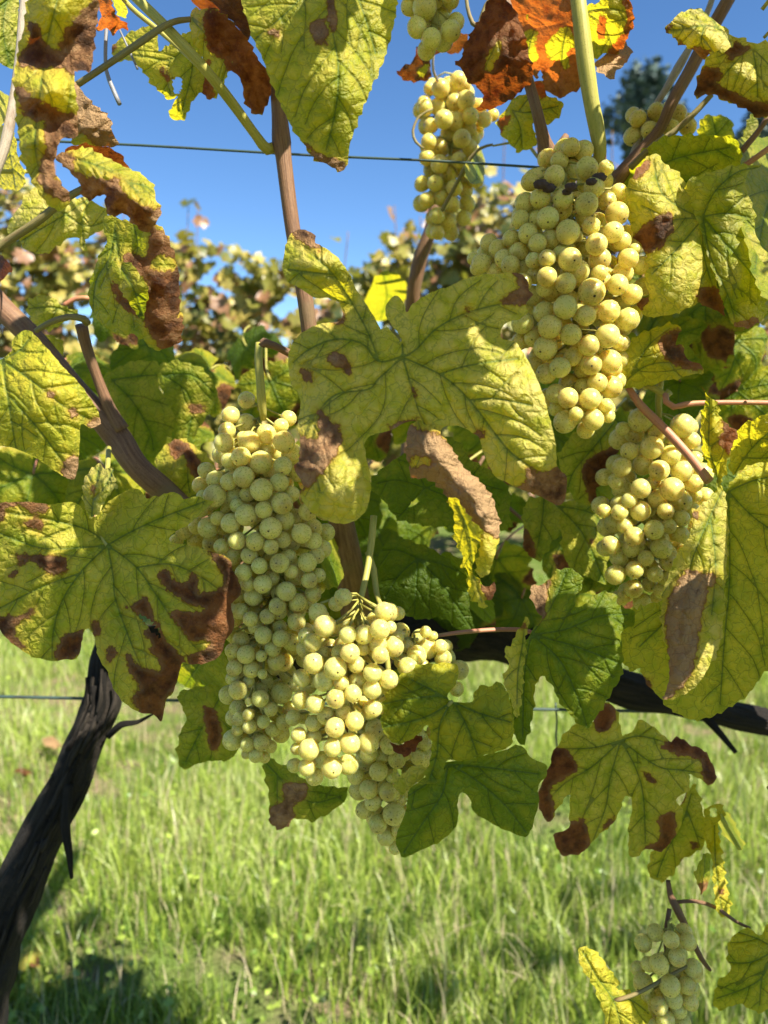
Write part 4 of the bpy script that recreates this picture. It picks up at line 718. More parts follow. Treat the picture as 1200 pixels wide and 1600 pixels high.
hero([(215,500),(240,440),(330,400),(420,430),(500,490),(620,555),(560,592),(450,650),(380,680),(300,650),(250,610)], .66, xf=(0,380,5), veins=[[(600,560),(450,510),(320,500),(230,510)],[(450,510),(400,600),(370,670)]], ctrl=[(220,510,6),(330,420,-2),(400,530,-8),(610,556,6),(380,670,8)], s=4, yel=.8, pale=.7, seed=384)
hero([(290,720),(370,705),(440,745),(490,770),(502,850),(480,890),(400,830),(330,790)], .64, xf=(0,380,5), ctrl=[(300,725,4),(400,760,-6),(490,870,6)], s=4, yel=.9, pale=.4, seed=385, sec=False)
hero([(-40,100),(40,118),(100,190),(60,250),(0,312),(-40,300)], .62, xf=(0,380,5), browns=[[(-100,0),(200,0),(200,400),(-100,400)]], ctrl=[(0,120,0),(30,200,-6),(20,300,6)], s=4, tan=-.2, seed=386)
# shaded leaves inside the canopy
hero([(480,580),(600,500),(700,490),(755,520),(735,590),(765,640),(800,700),(812,800),(790,880),(720,920),(650,920),(580,840),(500,720)], .70, xf=(0,400,3), veins=[[(520,580),(620,680),(700,820),(720,910)],[(520,580),(680,560),(740,560)]], ctrl=[(500,590,0),(650,650,-6),(800,780,6),(660,910,8),(750,520,8)], yel=.15, seed=391, label='broad shaded green leaf behind the reddish cane')
hero([(735,540),(800,495),(880,500),(960,540),(1010,620),(1020,680),(960,760),(900,850),(830,850),(800,740),(760,640)], .72, xf=(0,400,3), veins=[[(760,560),(860,620),(900,720),(880,840)],[(760,560),(900,560),(1000,640)]], browns=[[(880,700),(960,705),(940,735),(890,730)]], ctrl=[(740,545,6),(880,580,-8),(1010,660,8),(860,840,8)], yel=.1, seed=392, label='rounded dark green leaf with one brown slit, in shade')
hero([(720,960),(760,900),(810,865),(860,860),(950,920),(1010,980),(1010,1030),(940,1030),(915,1110),(880,1130),(830,1080),(760,1020)], .66, xf=(0,400,3), veins=[[(1000,1000),(900,940),(800,900)],[(880,940),(880,1040),(890,1110)]], browns=[[(790,870),(880,880),(950,1000),(970,1060),(900,1020),(860,930),(820,960)]], ctrl=[(720,970,4),(820,880,6),(860,980,-10),(1000,1000,6),(890,1120,4)], s=4.4, yel=.55, pale=.4, tan=.1, seed=393, label='crumpled leaf with dark fold, left of the centre bunch')
hero([(80,230),(150,120),(250,50),(350,0),(480,-60),(620,-40),(720,80),(900,190),(950,300),(950,420),(940,500),(800,510),(600,500),(400,480),(250,440),(180,360),(110,290)], .64, xf=(560,700,4), veins=[[(420,250),(250,200),(120,220)],[(420,250),(350,120),(300,40)],[(420,250),(600,330),(760,480)],[(420,250),(600,200),(900,260)],[(420,250),(300,380),(250,430)]], holes=[[(318,370),(332,338),(420,265),(426,300),(380,342)]],
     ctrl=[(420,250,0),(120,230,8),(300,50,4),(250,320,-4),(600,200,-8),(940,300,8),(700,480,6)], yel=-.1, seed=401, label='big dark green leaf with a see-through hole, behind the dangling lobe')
hero([(120,700),(160,600),(250,560),(380,600),(500,650),(600,730),(680,820),(700,1000),(720,1130),(640,1150),(520,1060),(400,1070),(280,1040),(200,980),(140,900)], .62, xf=(560,700,4), veins=[[(370,690),(360,850),(350,1050)],[(370,690),(250,800),(170,930)],[(370,690),(520,850),(700,1120)],[(370,690),(500,720),(620,770)],[(370,690),(250,640),(150,640)]], holes=[[(262,850),(285,842),(298,860),(285,880),(266,872)]],
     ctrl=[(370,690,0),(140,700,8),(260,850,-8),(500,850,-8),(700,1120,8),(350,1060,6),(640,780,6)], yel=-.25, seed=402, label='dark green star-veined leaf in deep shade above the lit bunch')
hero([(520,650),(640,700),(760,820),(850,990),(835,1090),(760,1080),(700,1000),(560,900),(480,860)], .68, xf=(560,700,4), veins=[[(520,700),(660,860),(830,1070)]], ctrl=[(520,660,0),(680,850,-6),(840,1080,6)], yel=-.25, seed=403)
hero([(215,520),(270,400),(400,330),(480,310),(495,380),(500,440),(470,560),(400,640),(380,715),(300,700),(250,620)], .64, xf=(800,550,3), veins=[[(480,330),(380,450),(290,560),(260,640)],[(380,450),(420,560),(390,680)]], browns=[[(330,540),(400,480),(500,440),(515,500),(460,570),(450,640),(380,720),(350,650)]], ctrl=[(220,520,6),(370,400,-6),(490,330,6),(350,600,-4),(380,700,8)], yel=.3, tan=.0, seed=411, label='shaded green leaf with a dark red-brown side, left of the right-hand bunch')
hero([(200,720),(300,700),(400,720),(440,800),(445,950),(440,1090),(380,1060),(330,1050),(250,980),(230,860)], .68, xf=(800,550,3), veins=[[(210,720),(330,850),(430,1070)],[(210,720),(380,760),(440,860)]], browns=[[(362,880),(378,880),(378,896),(364,896)]], ctrl=[(210,720,0),(340,850,-6),(440,1080,8),(430,780,6)], yel=.3, seed=412)
hero([(60,720),(150,680),(210,720),(220,850),(180,900),(130,980),(80,950),(50,900)], .66, xf=(800,550,3), veins=[[(150,690),(140,800),(110,960)]], browns=[[(50,830),(80,850),(110,960),(60,960)]], ctrl=[(60,730,6),(140,800,-6),(210,850,6),(110,970,8)], yel=.25, tan=.2, seed=413)
hero([(278,1000),(320,985),(345,1010),(360,1050),(350,1080),(300,1078),(270,1050)], .62, veins=[[(340,1000),(310,1040),(290,1070)]], ctrl=[(280,1000,0),(320,1040,-5),(350,1080,5)], yel=.05, seed=421)
hero([(278,1085),(330,1070),(372,1092),(382,1150),(360,1188),(335,1188),(310,1195),(280,1198),(280,1150),(290,1120)], .62, veins=[[(350,1080),(320,1130),(290,1190)],[(330,1110),(370,1150)]], browns=[[(318,1105),(335,1108),(347,1150),(332,1175),(322,1140)]], ctrl=[(285,1090,0),(330,1130,-6),(370,1180,6),(285,1195,6)], yel=.15, tan=.3, seed=422)
hero([(335,870),(400,870),(480,920),(540,960),(620,980),(722,1000),(718,1060),(650,1110),(560,1145),(480,1140),(440,1180),(400,1182),(365,1140),(358,1020)], .57, xf=(300,900,3), veins=[[(350,880),(450,980),(560,1060),(700,1030)],[(400,930),(400,1060),(410,1170)]], browns=[[(430,980),(530,970),(530,1040),(470,1080),(480,1140),(440,1190),(395,1190),(360,1140),(370,1080),(430,1060)]],
     ctrl=[(340,880,2),(380,1050,6),(480,1010,-8),(420,1160,6),(620,1050,-4),(720,1010,8),(560,1140,8)], yel=.1, tan=.75, seed=431, label='drooping dark leaf with tan curled corner, below the big left bunch')
hero([(500,832),(525,842),(531,870),(538,900),(522,918),(505,912)], .60, veins=[[(505,840),(515,870),(525,905)]], ctrl=[(503,835,0),(515,870,-4),(530,905,4)], s=4, yel=.05, seed=432)
hero([(305,700),(350,690),(400,720),(480,820),(502,870),(480,880),(560,905),(600,920),(640,980),(655,1100),(440,1150),(430,1010),(380,870),(330,790)], .56, xf=(800,1250,3), veins=[[(330,710),(400,830),(480,950),(520,1100)],[(460,920),(560,940),(640,1000)]], ctrl=[(310,705,4),(400,790,-8),(490,870,6),(500,980,-6),(640,1000,8),(450,1120,6)], yel=.68, pale=.2, seed=441, label='yellow-green folded leaf at the bottom right, left of the small bunch')
hero([(940,930),(970,850),(1020,795),(1010,740),(1020,660),(1060,610),(1120,600),(1160,632),(1200,590),(1300,600),(1300,950),(1220,975),(1140,990),(1080,960),(960,978)], .58, xf=(800,1250,3), veins=[[(1240,700),(1120,760),(1010,760)],[(1240,700),(1150,850),(960,930)],[(1240,700),(1180,800),(1160,960)],[(1240,700),(1150,650),(1060,620)]], ctrl=[(1240,700,0),(1060,620,8),(1020,760,6),(1130,760,-8),(950,940,10),(1150,900,-6),(1280,950,8)], yel=.55, pale=.1, seed=442, label='yellow-green leaf in the bottom right corner')
hero([(655,1070),(670,960),(700,910),(740,890),(790,900),(830,880),(900,920),(925,980),(915,1085),(780,1100)], .72, xf=(960,0,5), veins=[[(800,1080),(780,980),(760,900)],[(790,1060),(860,980),(900,930)]], ctrl=[(660,1060,0),(780,980,-5),(920,1000,6)], s=4, yel=.4, pale=.6, seed=451)
hero([(985,1150),(1010,1040),(1070,900),(1120,930),(1130,1050),(1100,1140)], .72, xf=(960,0,5), ctrl=[(1000,1130,0),(1070,1000,-5),(1120,1000,5)], s=4, yel=.5, pale=.9, seed=452, sec=False)
hero([(570,465),(590,430),(615,425),(636,445),(628,480),(602,502),(575,497)], 1.1, veins=[[(600,430),(605,465),(595,498)]], ctrl=[(570,465,0),(600,460,-8),(630,460,8)], yel=.45, glow=0.8, seed=453)
hero([(735,240),(752,232),(760,255),(752,285),(735,288),(725,262)], .74, veins=[[(745,240),(745,280)]], ctrl=[(735,240,0),(745,262,-4),(755,280,4)], s=4, yel=.2, seed=454)
hero([(640,100),(655,72),(668,66),(690,82),(675,92),(672,122),(655,128),(630,124),(622,112)], .66, browns=[[(600,40),(700,40),(700,140),(600,140)]], keeps=[[(650,110),(672,100),(660,122)]], ctrl=[(640,100,0),(655,90,-5),(670,120,4)], s=4, tan=.5, seed=455)
hero([(692,60),(730,52),(728,70),(712,84),(700,80)], .66, browns=[[(600,40),(800,40),(800,140),(600,140)]], ctrl=[(690,60,0),(715,65,-3),(720,80,4)], s=4, tan=1, seed=456, sec=False)

# ------------------------------------------------------------ further leaves of the same vine: shared leaf shapes
def template(seed):
    rs = random.Random(seed)
    lobes = [(-90, 1.0), (-38, .86), (-142, .86), (12, .60), (168, .60)]
    pts = []
    depthsin = rs.uniform(.12, .38)
    for i in range(72):
        a = 90 + 10 + i * 340 / 71.0              # sinus at the top (+y), tip towards -y
        r = 0
        for la, lr in lobes:
            d = abs((a - la + 180) % 360 - 180)
            r = max(r, lr * (1 - depthsin * min(1, (d / 26.0)) ** 1.2 - .010 * max(0, d - 26)))
        r = max(r, .34); r *= 1 + rs.uniform(-.035, .035)
        pts.append((math.cos(R_(a)) * r * 110, math.sin(R_(a)) * r * 110))
    pts.append((4, 14)); pts.append((0, 2)); pts.append((-4, 14))
    veins = [[(0, 0), (math.cos(R_(la)) * lr * 50, math.sin(R_(la)) * lr * 50 + rs.uniform(-5, 5)), (math.cos(R_(la)) * lr * 100, math.sin(R_(la)) * lr * 100)] for la, lr in lobes]
    br = []
    for _ in range(rs.choice((0, 1, 2, 3))):
        a = R_(rs.uniform(-170, -10)); rr = rs.uniform(70, 115); x, y = math.cos(a) * rr, math.sin(a) * rr; q = rs.uniform(12, 30)
        br.append([(x + math.cos(t) * q * rs.uniform(.6, 1.4), y + math.sin(t) * q * rs.uniform(.6, 1.4)) for t in np.linspace(0, 5.4, 7)])
    k = rs.uniform(10, 34)
    ctrl = [(0, 0, 0), (0, -100, k * rs.uniform(.5, 1.4)), (-90, -30, k * rs.uniform(.2, 1.1)), (90, -30, k * rs.uniform(.2, 1.1)), (0, -50, -6), (-80, 40, k * rs.uniform(0, .9)), (80, 40, k * rs.uniform(0, .9)), (-45, -20, -k * .25), (45, -20, -k * .25)]
    p, t, dz, at = leaf_arrays(pts, veins, br, ctrl, s=7.0, teeth=3.2, cup=3, wave=5, mm=.6, spread=48)
    V = np.stack([p[:, 0] * .6, p[:, 1] * .6, -dz], 1) / 1000
    lp = np.stack([p[:, 0] * .6, p[:, 1] * .6, dz], 1)
    me = mesh_np('leaf', V, t, M_LEAF, at, vecs={'lp': lp})
    pv, pt_, pl = tube_mesh('petiole', [Vector((0, 0, 0)), Vector((0, .012, -.006)), Vector((.006, .03, -.03)), Vector((.01, .04, -.06))], [.0014, .0013, .0013, .0016], M_GREEN, seg=6)
    pm = mesh_np('petiole', pv, pt_, M_RED if seed % 2 else M_GREEN, vecs={'lp': pl})
    return me, pm
JOIN = []
TEMPL = [template(500 + i) for i in range(9)]
def put_leaf(loc, normal, roll, size, k=None, root=vine, center=False, joined=False, **props):
    """loc: petiole point; normal: where the upper side faces; roll: degrees the tip turns from straight down; size: rough width in metres"""
    me, pm = TEMPL[k if k is not None else random.randrange(len(TEMPL))]
    n = Vector(normal).normalized(); down = Vector((0, 0, -1)); yv = -(down - n * down.dot(n))
    if yv.length < .05: yv = Vector((0, 1, 0)) - n * n.y
    yv.normalize(); yv = Matrix.Rotation(R_(roll), 3, n) @ yv; xv = yv.cross(n)
    if center: loc = Vector(loc) + yv * size * .22
    M = Matrix((xv, yv, n)).transposed().to_4x4() @ Matrix.Scale(size / .12, 4)
    o = link('leaf', me, root, loc); o.rotation_euler = M.to_euler(); o.scale = (size / .12,) * 3
    set_leaf(o, **props)
    if joined: JOIN.append((me, pm, Matrix.LocRotScale(Vector(loc), M.to_euler(), Vector((size / .12,) * 3)))); bpy.data.objects.remove(o); return
    c = bpy.data.objects.new('petiole', pm); C.objects.link(c); c.parent = o
    return o
def fill(px, py, d, size_px, roll=0, tilt=(0, 0), **props):
    loc = P(px, py, d); n = (Vector(cam.location) - loc).normalized() + Vector((tilt[0], 0, tilt[1]))
    return put_leaf(loc, n, roll, size_px / F * d, **props)
# dark interior leaves; low yel paints the shade into their colour
for a in [(170,760,.80,190),(60,770,.78,200),(40,820,.82,210),(250,690,.86,170),(330,600,.90,150),(300,780,.80,170),(230,560,.85,150),(180,500,.80,120),(110,600,.84,170),(20,650,.85,190),(330,870,.86,170),(240,850,.88,180),
          (560,680,.84,170),(650,640,.90,170),(760,620,.95,150),(700,780,.86,200),(610,900,.82,190),(480,900,.84,170),(540,800,.84,190),(860,700,.84,180),(900,600,.80,170),(930,760,.82,180),(1010,560,.74,190),(1080,540,.76,190),(1150,560,.78,190),(1180,460,.72,190),(1110,500,.74,200),(1060,620,.78,160),(1150,640,.80,190),
          (1120,760,.78,170),(880,860,.80,170),(960,900,.80,170),(1180,880,.74,150),(1060,420,.74,170),(1000,460,.74,160),(1170,330,.70,170),(1090,300,.72,150),(960,680,.80,160),(1150,1000,.68,150),(1020,1000,.72,130),
          (350,950,.86,190),(330,1020,.76,130),(430,940,.88,200),(500,1000,.86,180),(560,1120,.80,120),(290,960,.80,140),(640,980,.95,150),(420,620,.92,170),(380,560,1.0,130),(560,560,1.0,130),(520,740,.9,180),(620,820,.95,200),(700,940,.9,200),(780,900,.92,180),(820,960,.9,170),(760,700,.95,200),(840,620,.9,170),(940,960,.86,180),(1090,960,.8,180),(1000,760,.86,180),(600,1020,1.0,140),(80,700,.9,200),(140,850,.9,180),(280,880,.95,200),(380,1060,.8,120),(700,560,1.0,120),(470,640,.95,110),(800,800,.95,100)]:
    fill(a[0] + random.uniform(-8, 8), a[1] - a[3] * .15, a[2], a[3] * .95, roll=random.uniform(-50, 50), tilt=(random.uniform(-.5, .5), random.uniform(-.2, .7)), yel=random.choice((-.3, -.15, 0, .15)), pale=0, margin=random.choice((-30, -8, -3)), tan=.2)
# unseen leaves added above, along the sun's rays, to shade what hangs below
INV = CM.inverted()
LIT = [(490,400,.42),(530,425,.42),(520,700,.41),(545,760,.41),(500,780,.41),(470,650,.42),(820,600,.42),(800,660,.42),(850,700,.42),(775,590,.42),(690,700,.42),(740,770,.42),(765,840,.42),(750,900,.42),(660,720,.42),
       (490,990,.45),(480,1040,.45),(520,1045,.44),(560,985,.46),(590,1000,.46),(530,1095,.45),(550,1125,.45),(540,1165,.45),(500,1180,.45),(650,1020,.46),(690,1020,.47),(610,1050,.45),(600,960,.46),(570,1060,.45),(480,1130,.46),
       (895,400,.5),(960,360,.51),(930,385,.51),(990,405,.53),(960,440,.52),(985,460,.53),(920,455,.51),(950,490,.51),(975,500,.52),(950,525,.51),(920,540,.51),(940,560,.52),(920,600,.52),(950,590,.53),(930,630,.53),
       (1000,660,.58),(1020,700,.56),(1065,665,.57),(1085,690,.58),(1050,710,.56),(1040,740,.56),(1070,740,.57),(1085,770,.58),(1050,770,.56),
       (345,690,.49),(385,640,.49),(360,710,.49),(400,705,.49),(425,690,.49),(365,665,.49),(390,745,.49),
       (60,560,.43),(100,640,.43),(40,650,.43),(120,690,.43),(60,700,.43),(130,640,.43),(10,600,.43),
       (30,800,.46),(80,800,.46),(120,800,.46),(150,760,.45),(160,250,.41),(200,290,.41),(230,310,.41),(120,245,.41),(95,30,.39),(85,150,.39),(60,210,.39),(80,70,.39),
       (600,80,.43),(565,180,.43),(420,60,.43),(400,100,.43),(440,170,.43),(610,30,.43),(540,230,.43),(1100,60,.5),(1070,50,.5),(1150,120,.5),(1180,140,.5),(1110,30,.5),(700,150,.77),(690,190,.77),(720,130,.77),
       (1110,700,.48),(1120,780,.47),(1130,860,.47),(1105,830,.46),(1185,690,.5),(1110,430,.5),(1150,430,.5),(1060,590,.53),(60,350,.6),(140,340,.6),(200,90,.58),(260,130,.58),(860,120,.56),(800,90,.56),(940,60,.55),(830,200,.6),(715,1010,.47)]
LITP = [P(*a) for a in LIT]
def shade_leaf(px, py, d, size=.12, tmin=.16, **kw):
    """a leaf of the canopy above, standing up the sun's way from the given place and above the picture's top edge"""
    g = P(px, py, d); t = tmin
    near = min((((q - g) - sd * (q - g).dot(sd)).length) for q in LITP)
    size = min(size, near * 2.0)
    if size < .022: return
    while t < 1.6:
        q = g + sd * t; c = INV @ q
        if c.z > -.02: break
        m = size * .75 / -c.z * F
        yy = H / 2 - c.y / -c.z * F; xx = W / 2 + c.x / -c.z * F
        if yy < -m or xx > W + m: break
        t += .02
    n = sd + Vector((random.uniform(-.4, .4), random.uniform(-.4, .4), random.uniform(-.3, .3)))
    kw.setdefault('yel', random.choice((.15, .3, .5)))
    put_leaf(q, n, random.uniform(-70, 70), size, center=True, joined=True, pale=.2, margin=random.choice((-30, -6)), **kw)
for a in [(400,790,.5),(455,880,.5),(400,960,.5),(410,1040,.5),(390,1130,.5),(340,850,.5),(325,790,.5),(470,770,.5),(350,980,.5),(440,1130,.54),
          (100,930,.46),(200,900,.46),(250,1000,.46),(50,880,.46),(240,810,.46),(180,1060,.46),(320,900,.46),(130,860,.46),
          (620,540,.43),(700,560,.43),(690,650,.43),(770,510,.44),(620,640,.43),
          (860,300,.53),(850,390,.53),(860,480,.53),(850,570,.54),(890,345,.52),(885,250,.54),(825,500,.55),(890,640,.55),(790,390,.55),(900,420,.5),
          (1050,380,.52),(1010,320,.52),(1120,310,.52),(1160,440,.52),(1060,470,.52),(1000,440,.52),(1100,560,.7),(1180,560,.7),(1020,560,.6),
          (650,1080,.46),(760,1110,.46),(690,1180,.47),(700,1260,.48),(800,1210,.48),(600,1150,.55),(610,1240,.55),(620,1300,.55),
          (900,950,.5),(880,1040,.5),(930,1000,.5),(830,1060,.5),(1000,1180,.58),(900,1200,.58),(1050,1270,.58),(960,1130,.58),(1150,950,.5),(1110,1050,.5),(1180,860,.5),(1060,1010,.48),(1050,1330,.6),
          (980,840,.6),(1000,900,.6),(1040,860,.6),(960,770,.6),(1040,1500,.58),(1040,1570,.58),(950,1540,.56),(1170,1530,.58),(1120,1560,.58),
          (500,60,.43),(520,160,.43),(470,100,.43),(700,260,.8),(700,330,.8),(680,60,.55),(1120,1120,.8),(1180,1130,.8),(1060,1090,.8),(1020,1080,.8),(130,1130,.76),(100,1230,.76),(60,1300,.76),(40,1400,.76),
          (230,650,.7),(300,620,.72),(200,600,.7),(160,1080,.76),(120,1190,.76),(90,1270,.76),(30,1370,.76),(0,1440,.76),(180,1020,.78),(60,1330,.76),
          (700,900,.62),(650,860,.62),(760,980,.68),(700,800,.64),(640,760,.64),(760,740,.66),(560,860,.7),(900,860,.66),(870,760,.66),(740,1010,.85),(840,1000,.85),(1100,1110,.8),(1000,1070,.8),(640,960,.66),
          (590,740,.8),(620,700,.8),(650,690,.8),(700,770,.8),(760,780,.8),(620,880,.8),(580,860,.8),(680,860,.8),(800,850,.85),(780,930,.85),(560,820,.8),(550,700,.85),(660,950,.85),(240,560,.85),(300,560,.85),(60,760,.8),(20,780,.8),(230,820,.85),(300,680,.85),(1120,600,.75),(1060,520,.75),(1140,480,.72),(860,720,.8),
          (200,480,.5),(240,440,.5),(90,120,.4),(50,200,.4),(100,560,.62),(240,740,.64)]:
    if random.random() < .3: continue
    shade_leaf(*a, size=random.uniform(.095, .135))
for yy in range(760, 1180, 34):
    for xx in range(320, 460, 36): shade_leaf(xx + random.uniform(-9, 9), yy + random.uniform(-9, 9), .51, size=.10)
for yy in range(290, 660, 44):
    for xx in (815, 855): shade_leaf(xx + random.uniform(-9, 9), yy, .53, size=.10)
for yy in range(1110, 1320, 45):
    for xx in (570, 605, 640): shade_leaf(xx, yy, .55, size=.10)
for yy in range(800, 940, 40):
    for xx in (960, 1000, 1040): shade_leaf(xx, yy, .59, size=.10)
SHADE_LEAVES = [(random.uniform(-.5, 1.4), random.uniform(.40, .80), random.uniform(1.85, 2.25), random.uniform(.07, .11), random.uniform(-.4, .7), random.uniform(-.9, .3)) for _ in range(30)] + [(random.uniform(1.25, 2.4), random.uniform(.25, .75), random.uniform(1.85, 2.3), random.uniform(.06, .12), random.uniform(-.4, .7), random.uniform(-.9, .3)) for _ in range(46)]  # unseen leaves added overhead to shade the interior and dapple the grass
for (x, y, z, s, nx_, ny_) in SHADE_LEAVES:
    put_leaf((x, y, z), (nx_, ny_, 1.0), random.uniform(-60, 60), s, joined=True, yel=random.choice((.2, .5, .7)), pale=.3, margin=random.choice((-30, -4)))
def join_leaves(items):
    def arr(me):
        n, m = len(me.vertices), len(me.polygons); v = np.zeros(n * 3, np.float32); me.vertices.foreach_get('co', v); t = np.zeros(m * 3, np.int32); me.loops.foreach_get('vertex_index', t)
        d = {}
        for k in ('vein', 'vein2', 'rot', 'edge'):
            a = np.full(n, 40., np.float32)
            if k in me.attributes: me.attributes[k].data.foreach_get('value', a)
            d[k] = a
        l = np.zeros(n * 3, np.float32); me.attributes['lp'].data.foreach_get('vector', l)
        return v.reshape(-1, 3), t.reshape(-1, 3), d, l.reshape(-1, 3)
    for which, nm, mat in ((0, 'foliage', M_LEAF), (1, 'shade_leaf_petioles', M_GREEN)):  # both hold only the added, unseen shading leaves
        Vs, Ts, Ls, At, n0 = [], [], [], {k: [] for k in ('vein', 'vein2', 'rot', 'edge')}, 0; cache = {}
        for it in items:
            me = it[which]
            if me.name not in cache: cache[me.name] = arr(me)
            v, t, d, l = cache[me.name]; A = np.array(it[2])
            Vs.append(v @ A[:3, :3].T + A[:3, 3]); Ts.append(t + n0); n0 += len(v); Ls.append(l + (random.random() * 300 if which == 0 else 0))
            for k in At: At[k].append(d[k])
        o = link(nm, mesh_np(nm, np.vstack(Vs) - np.array(vine.location), np.vstack(Ts), mat, {k: np.concatenate(a) for k, a in At.items()}, vecs={'lp': np.vstack(Ls)}), vine, vine.location)
        o['kind'] = 'stuff'; set_leaf(o, yel=.4, pale=.2, margin=-12)
join_leaves(JOIN)

# ------------------------------------------------------------ grapes
def grape_mesh(seed, shrivel=0.0):
    import bmesh
    bm = bmesh.new(); bmesh.ops.create_icosphere(bm, subdivisions=4 if shrivel else 3, radius=1.0)
    for v in bm.verts:
        p = v.co.copy(); s = Vector((seed * 7.1, seed * 3.3, 0))
        r = 1 + .030 * noise.noise(p * 1.1 + s) + .012 * noise.noise(p * 2.6 + s)
        if shrivel: r += shrivel * (abs(noise.noise(p * 1.9 + s)) * 1.1 - .25) + shrivel * .35 * noise.noise(p * 4.5 + s)
        if p.z > .9: r -= (p.z - .9) * .5
        if p.z < -.985: r -= .015
        v.co = Vector((p.x, p.y, p.z * 1.04)) * r * .008
    me = bpy.data.meshes.new('grape'); bm.to_mesh(me); bm.free()
    for f in me.polygons: f.use_smooth = True
    me.materials.append(M_GRAPE); return me
GR = [grape_mesh(i) for i in range(6)]; GS = [grape_mesh(10 + i, .09 + .05 * i) for i in range(3)]
GD = grape_mesh(20, .3).copy(); GD.materials.clear()
md = newmat('shrunken_raisin'); b_ = NB(md); _pr = b_.n('ShaderNodeBsdfPrincipled'); _pr.inputs['Base Color'].default_value = (.055, .03, .024, 1); _pr.inputs['Roughness'].default_value = .85; b_.out(_pr.outputs[0]); GD.materials.append(md)

def bunch(label, depth, axis, lists, nfill, shriv=(), stem=None, stem_mat=None, gpx=19, raisins=(), scale_flat=.85, seed=0, ripe=.06):
    """axis: (px, py, radius px) from top to bottom; lists: traced berries as (x, y, r) in a zoom frame, front ones first"""
    rs = random.Random(seed + 90)
    top = P(axis[0][0], axis[0][1], depth)
    root = empty('grape_bunch', top); tag(root, label, 'grapes', 'bunches of white grapes on the vine')
    ax = np.array(axis, float)
    def axis_at(x, y):
        best = None
        for i in range(len(ax) - 1):
            a, b = ax[i], ax[i + 1]; d = b[:2] - a[:2]; t = np.clip(((x - a[0]) * d[0] + (y - a[1]) * d[1]) / max(d @ d, 1e-6), 0, 1)
            q = a + (b - a) * t; dd = math.hypot(x - q[0], y - q[1])
            if best is None or dd - q[2] < best[0]: best = (dd - q[2], dd, q)
        return best[1], best[2]
    placed = []   # (Vector, radius)
    def try_at(px, py, r, d, push):
        for it in range(60):
            c = P(px, py, d); rad = r / F * d; ok = True
            for (q, qr) in placed:
                if (c - q).length < (rad + qr) * .90: ok = False; break
            if ok: return c, rad, d
            if not push: return None
            d += .0022
        return c, rad, d
    items = []
    for (x0, y0, sc), L in lists:
        for g in L: items.append((x0 + g[0] / sc, y0 + g[1] / sc, g[2] / sc))
    for (px, py, r) in items:
        dd, q = axis_at(px, py); R = max(q[2], 20)
        zf = math.sqrt(max(0, 1 - min(1, dd / R) ** 2)) * R * scale_flat
        res = try_at(px, py, r * .96, depth - zf / F * depth, True)
        placed.append((res[0], res[1] * rs.uniform(.96, 1.02)))
    nt_ = len(placed); tries = 0; nf = 0
    cum = [0]
    for i in range(len(ax) - 1): cum.append(cum[-1] + math.hypot(*(ax[i + 1][:2] - ax[i][:2])) * (ax[i][2] + ax[i + 1][2]) ** 1.0)
    while nf < nfill and tries < nfill * 40:
        tries += 1
        u = rs.random() * cum[-1]; i = max(k for k in range(len(cum) - 1) if cum[k] <= u); t = (u - cum[i]) / max(1e-6, cum[i + 1] - cum[i])
        q = ax[i] + (ax[i + 1] - ax[i]) * t; d_ = ax[i + 1][:2] - ax[i][:2]; nrm = np.array([-d_[1], d_[0]]) / (np.hypot(*d_) + 1e-6)
        off = rs.uniform(-.92, .92) * q[2]; px, py = q[0] + nrm[0] * off, q[1] + nrm[1] * off
        zr = math.sqrt(max(0, 1 - (off / q[2]) ** 2)) * q[2]
        d = depth + rs.uniform(-.35, .7) * zr / F * depth
        res = try_at(px, py, gpx * rs.uniform(.76, .98), d, False)
        if res: placed.append((res[0], res[1])); nf += 1
    camv = Vector(cam.location)
    V0, T0, L0 = [], [], []
    def addtube(pts, rad, seg):
        v, t, l = tube_mesh('x', pts, rad, None, seg=seg, step=.01)
        n = sum(len(a) for a in V0); V0.append(v); T0.append(t + n); L0.append(l)
    axp = [P(a[0], a[1], depth) for a in ax]
    addtube(axp, [.0022 - .0013 * i / len(axp) for i in range(len(axp))], 7)
    for idx, (c, rad) in enumerate(placed):
        is_sh = idx in shriv or rs.random() < .015
        me = rs.choice(GS) if is_sh else rs.choice(GR)
        o = link('grape', me, root, c); o['ripe'] = min(1., max(0., ripe + rs.gauss(0, .12)))
        # nearest point of the rachis
        bp = None
        for i in range(len(axp) - 1):
            a, b = axp[i], axp[i + 1]; d = b - a; t = max(0, min(1, (c - a).dot(d) / max(d.length_squared, 1e-9))); q = a + d * t
            if bp is None or (c - q).length < (c - bp).length: bp = q
        outw = (c - bp); outw = outw.normalized() if outw.length > 1e-4 else Vector((0, -1, 0))
        ax_d = outw + (camv - c).normalized() * .35 + Vector((0, 0, -.6)) + Vector((rs.uniform(-1, 1), rs.uniform(-1, 1), rs.uniform(-1, 1))) * .75
        o.rotation_euler = (-ax_d).to_track_quat('Z', 'Y').to_euler(); o.scale = (rad / .008,) * 3
        top_ = c - ax_d.normalized() * rad * .98
        anc = bp + Vector((0, 0, min(.012, (c - bp).length * .5)))
        if .002 < (top_ - anc).length < .034:
            mid = (top_ + anc) / 2 - ax_d.normalized() * rad * .5
            addtube([anc, mid, top_], [.0009, .0007, .0008], 5)
    me = mesh_np('stalk', np.vstack(V0) - np.array(top), np.vstack(T0), M_GREEN, vecs={'lp': np.vstack(L0)})
    link('stalk', me, root, top)
    if stem: ptube('stalk', stem, stem_mat or M_GREEN, root, seg=10, rough=.04)
    for (px, py, r, d) in raisins:
        o = link('grape', GD, root, P(px, py, d)); o.scale = tuple(r * .85 / F * d / .008 * q for q in (1.1, .8, .7)); o['label'] = 'shrivelled black berry'
    return root, len(placed)

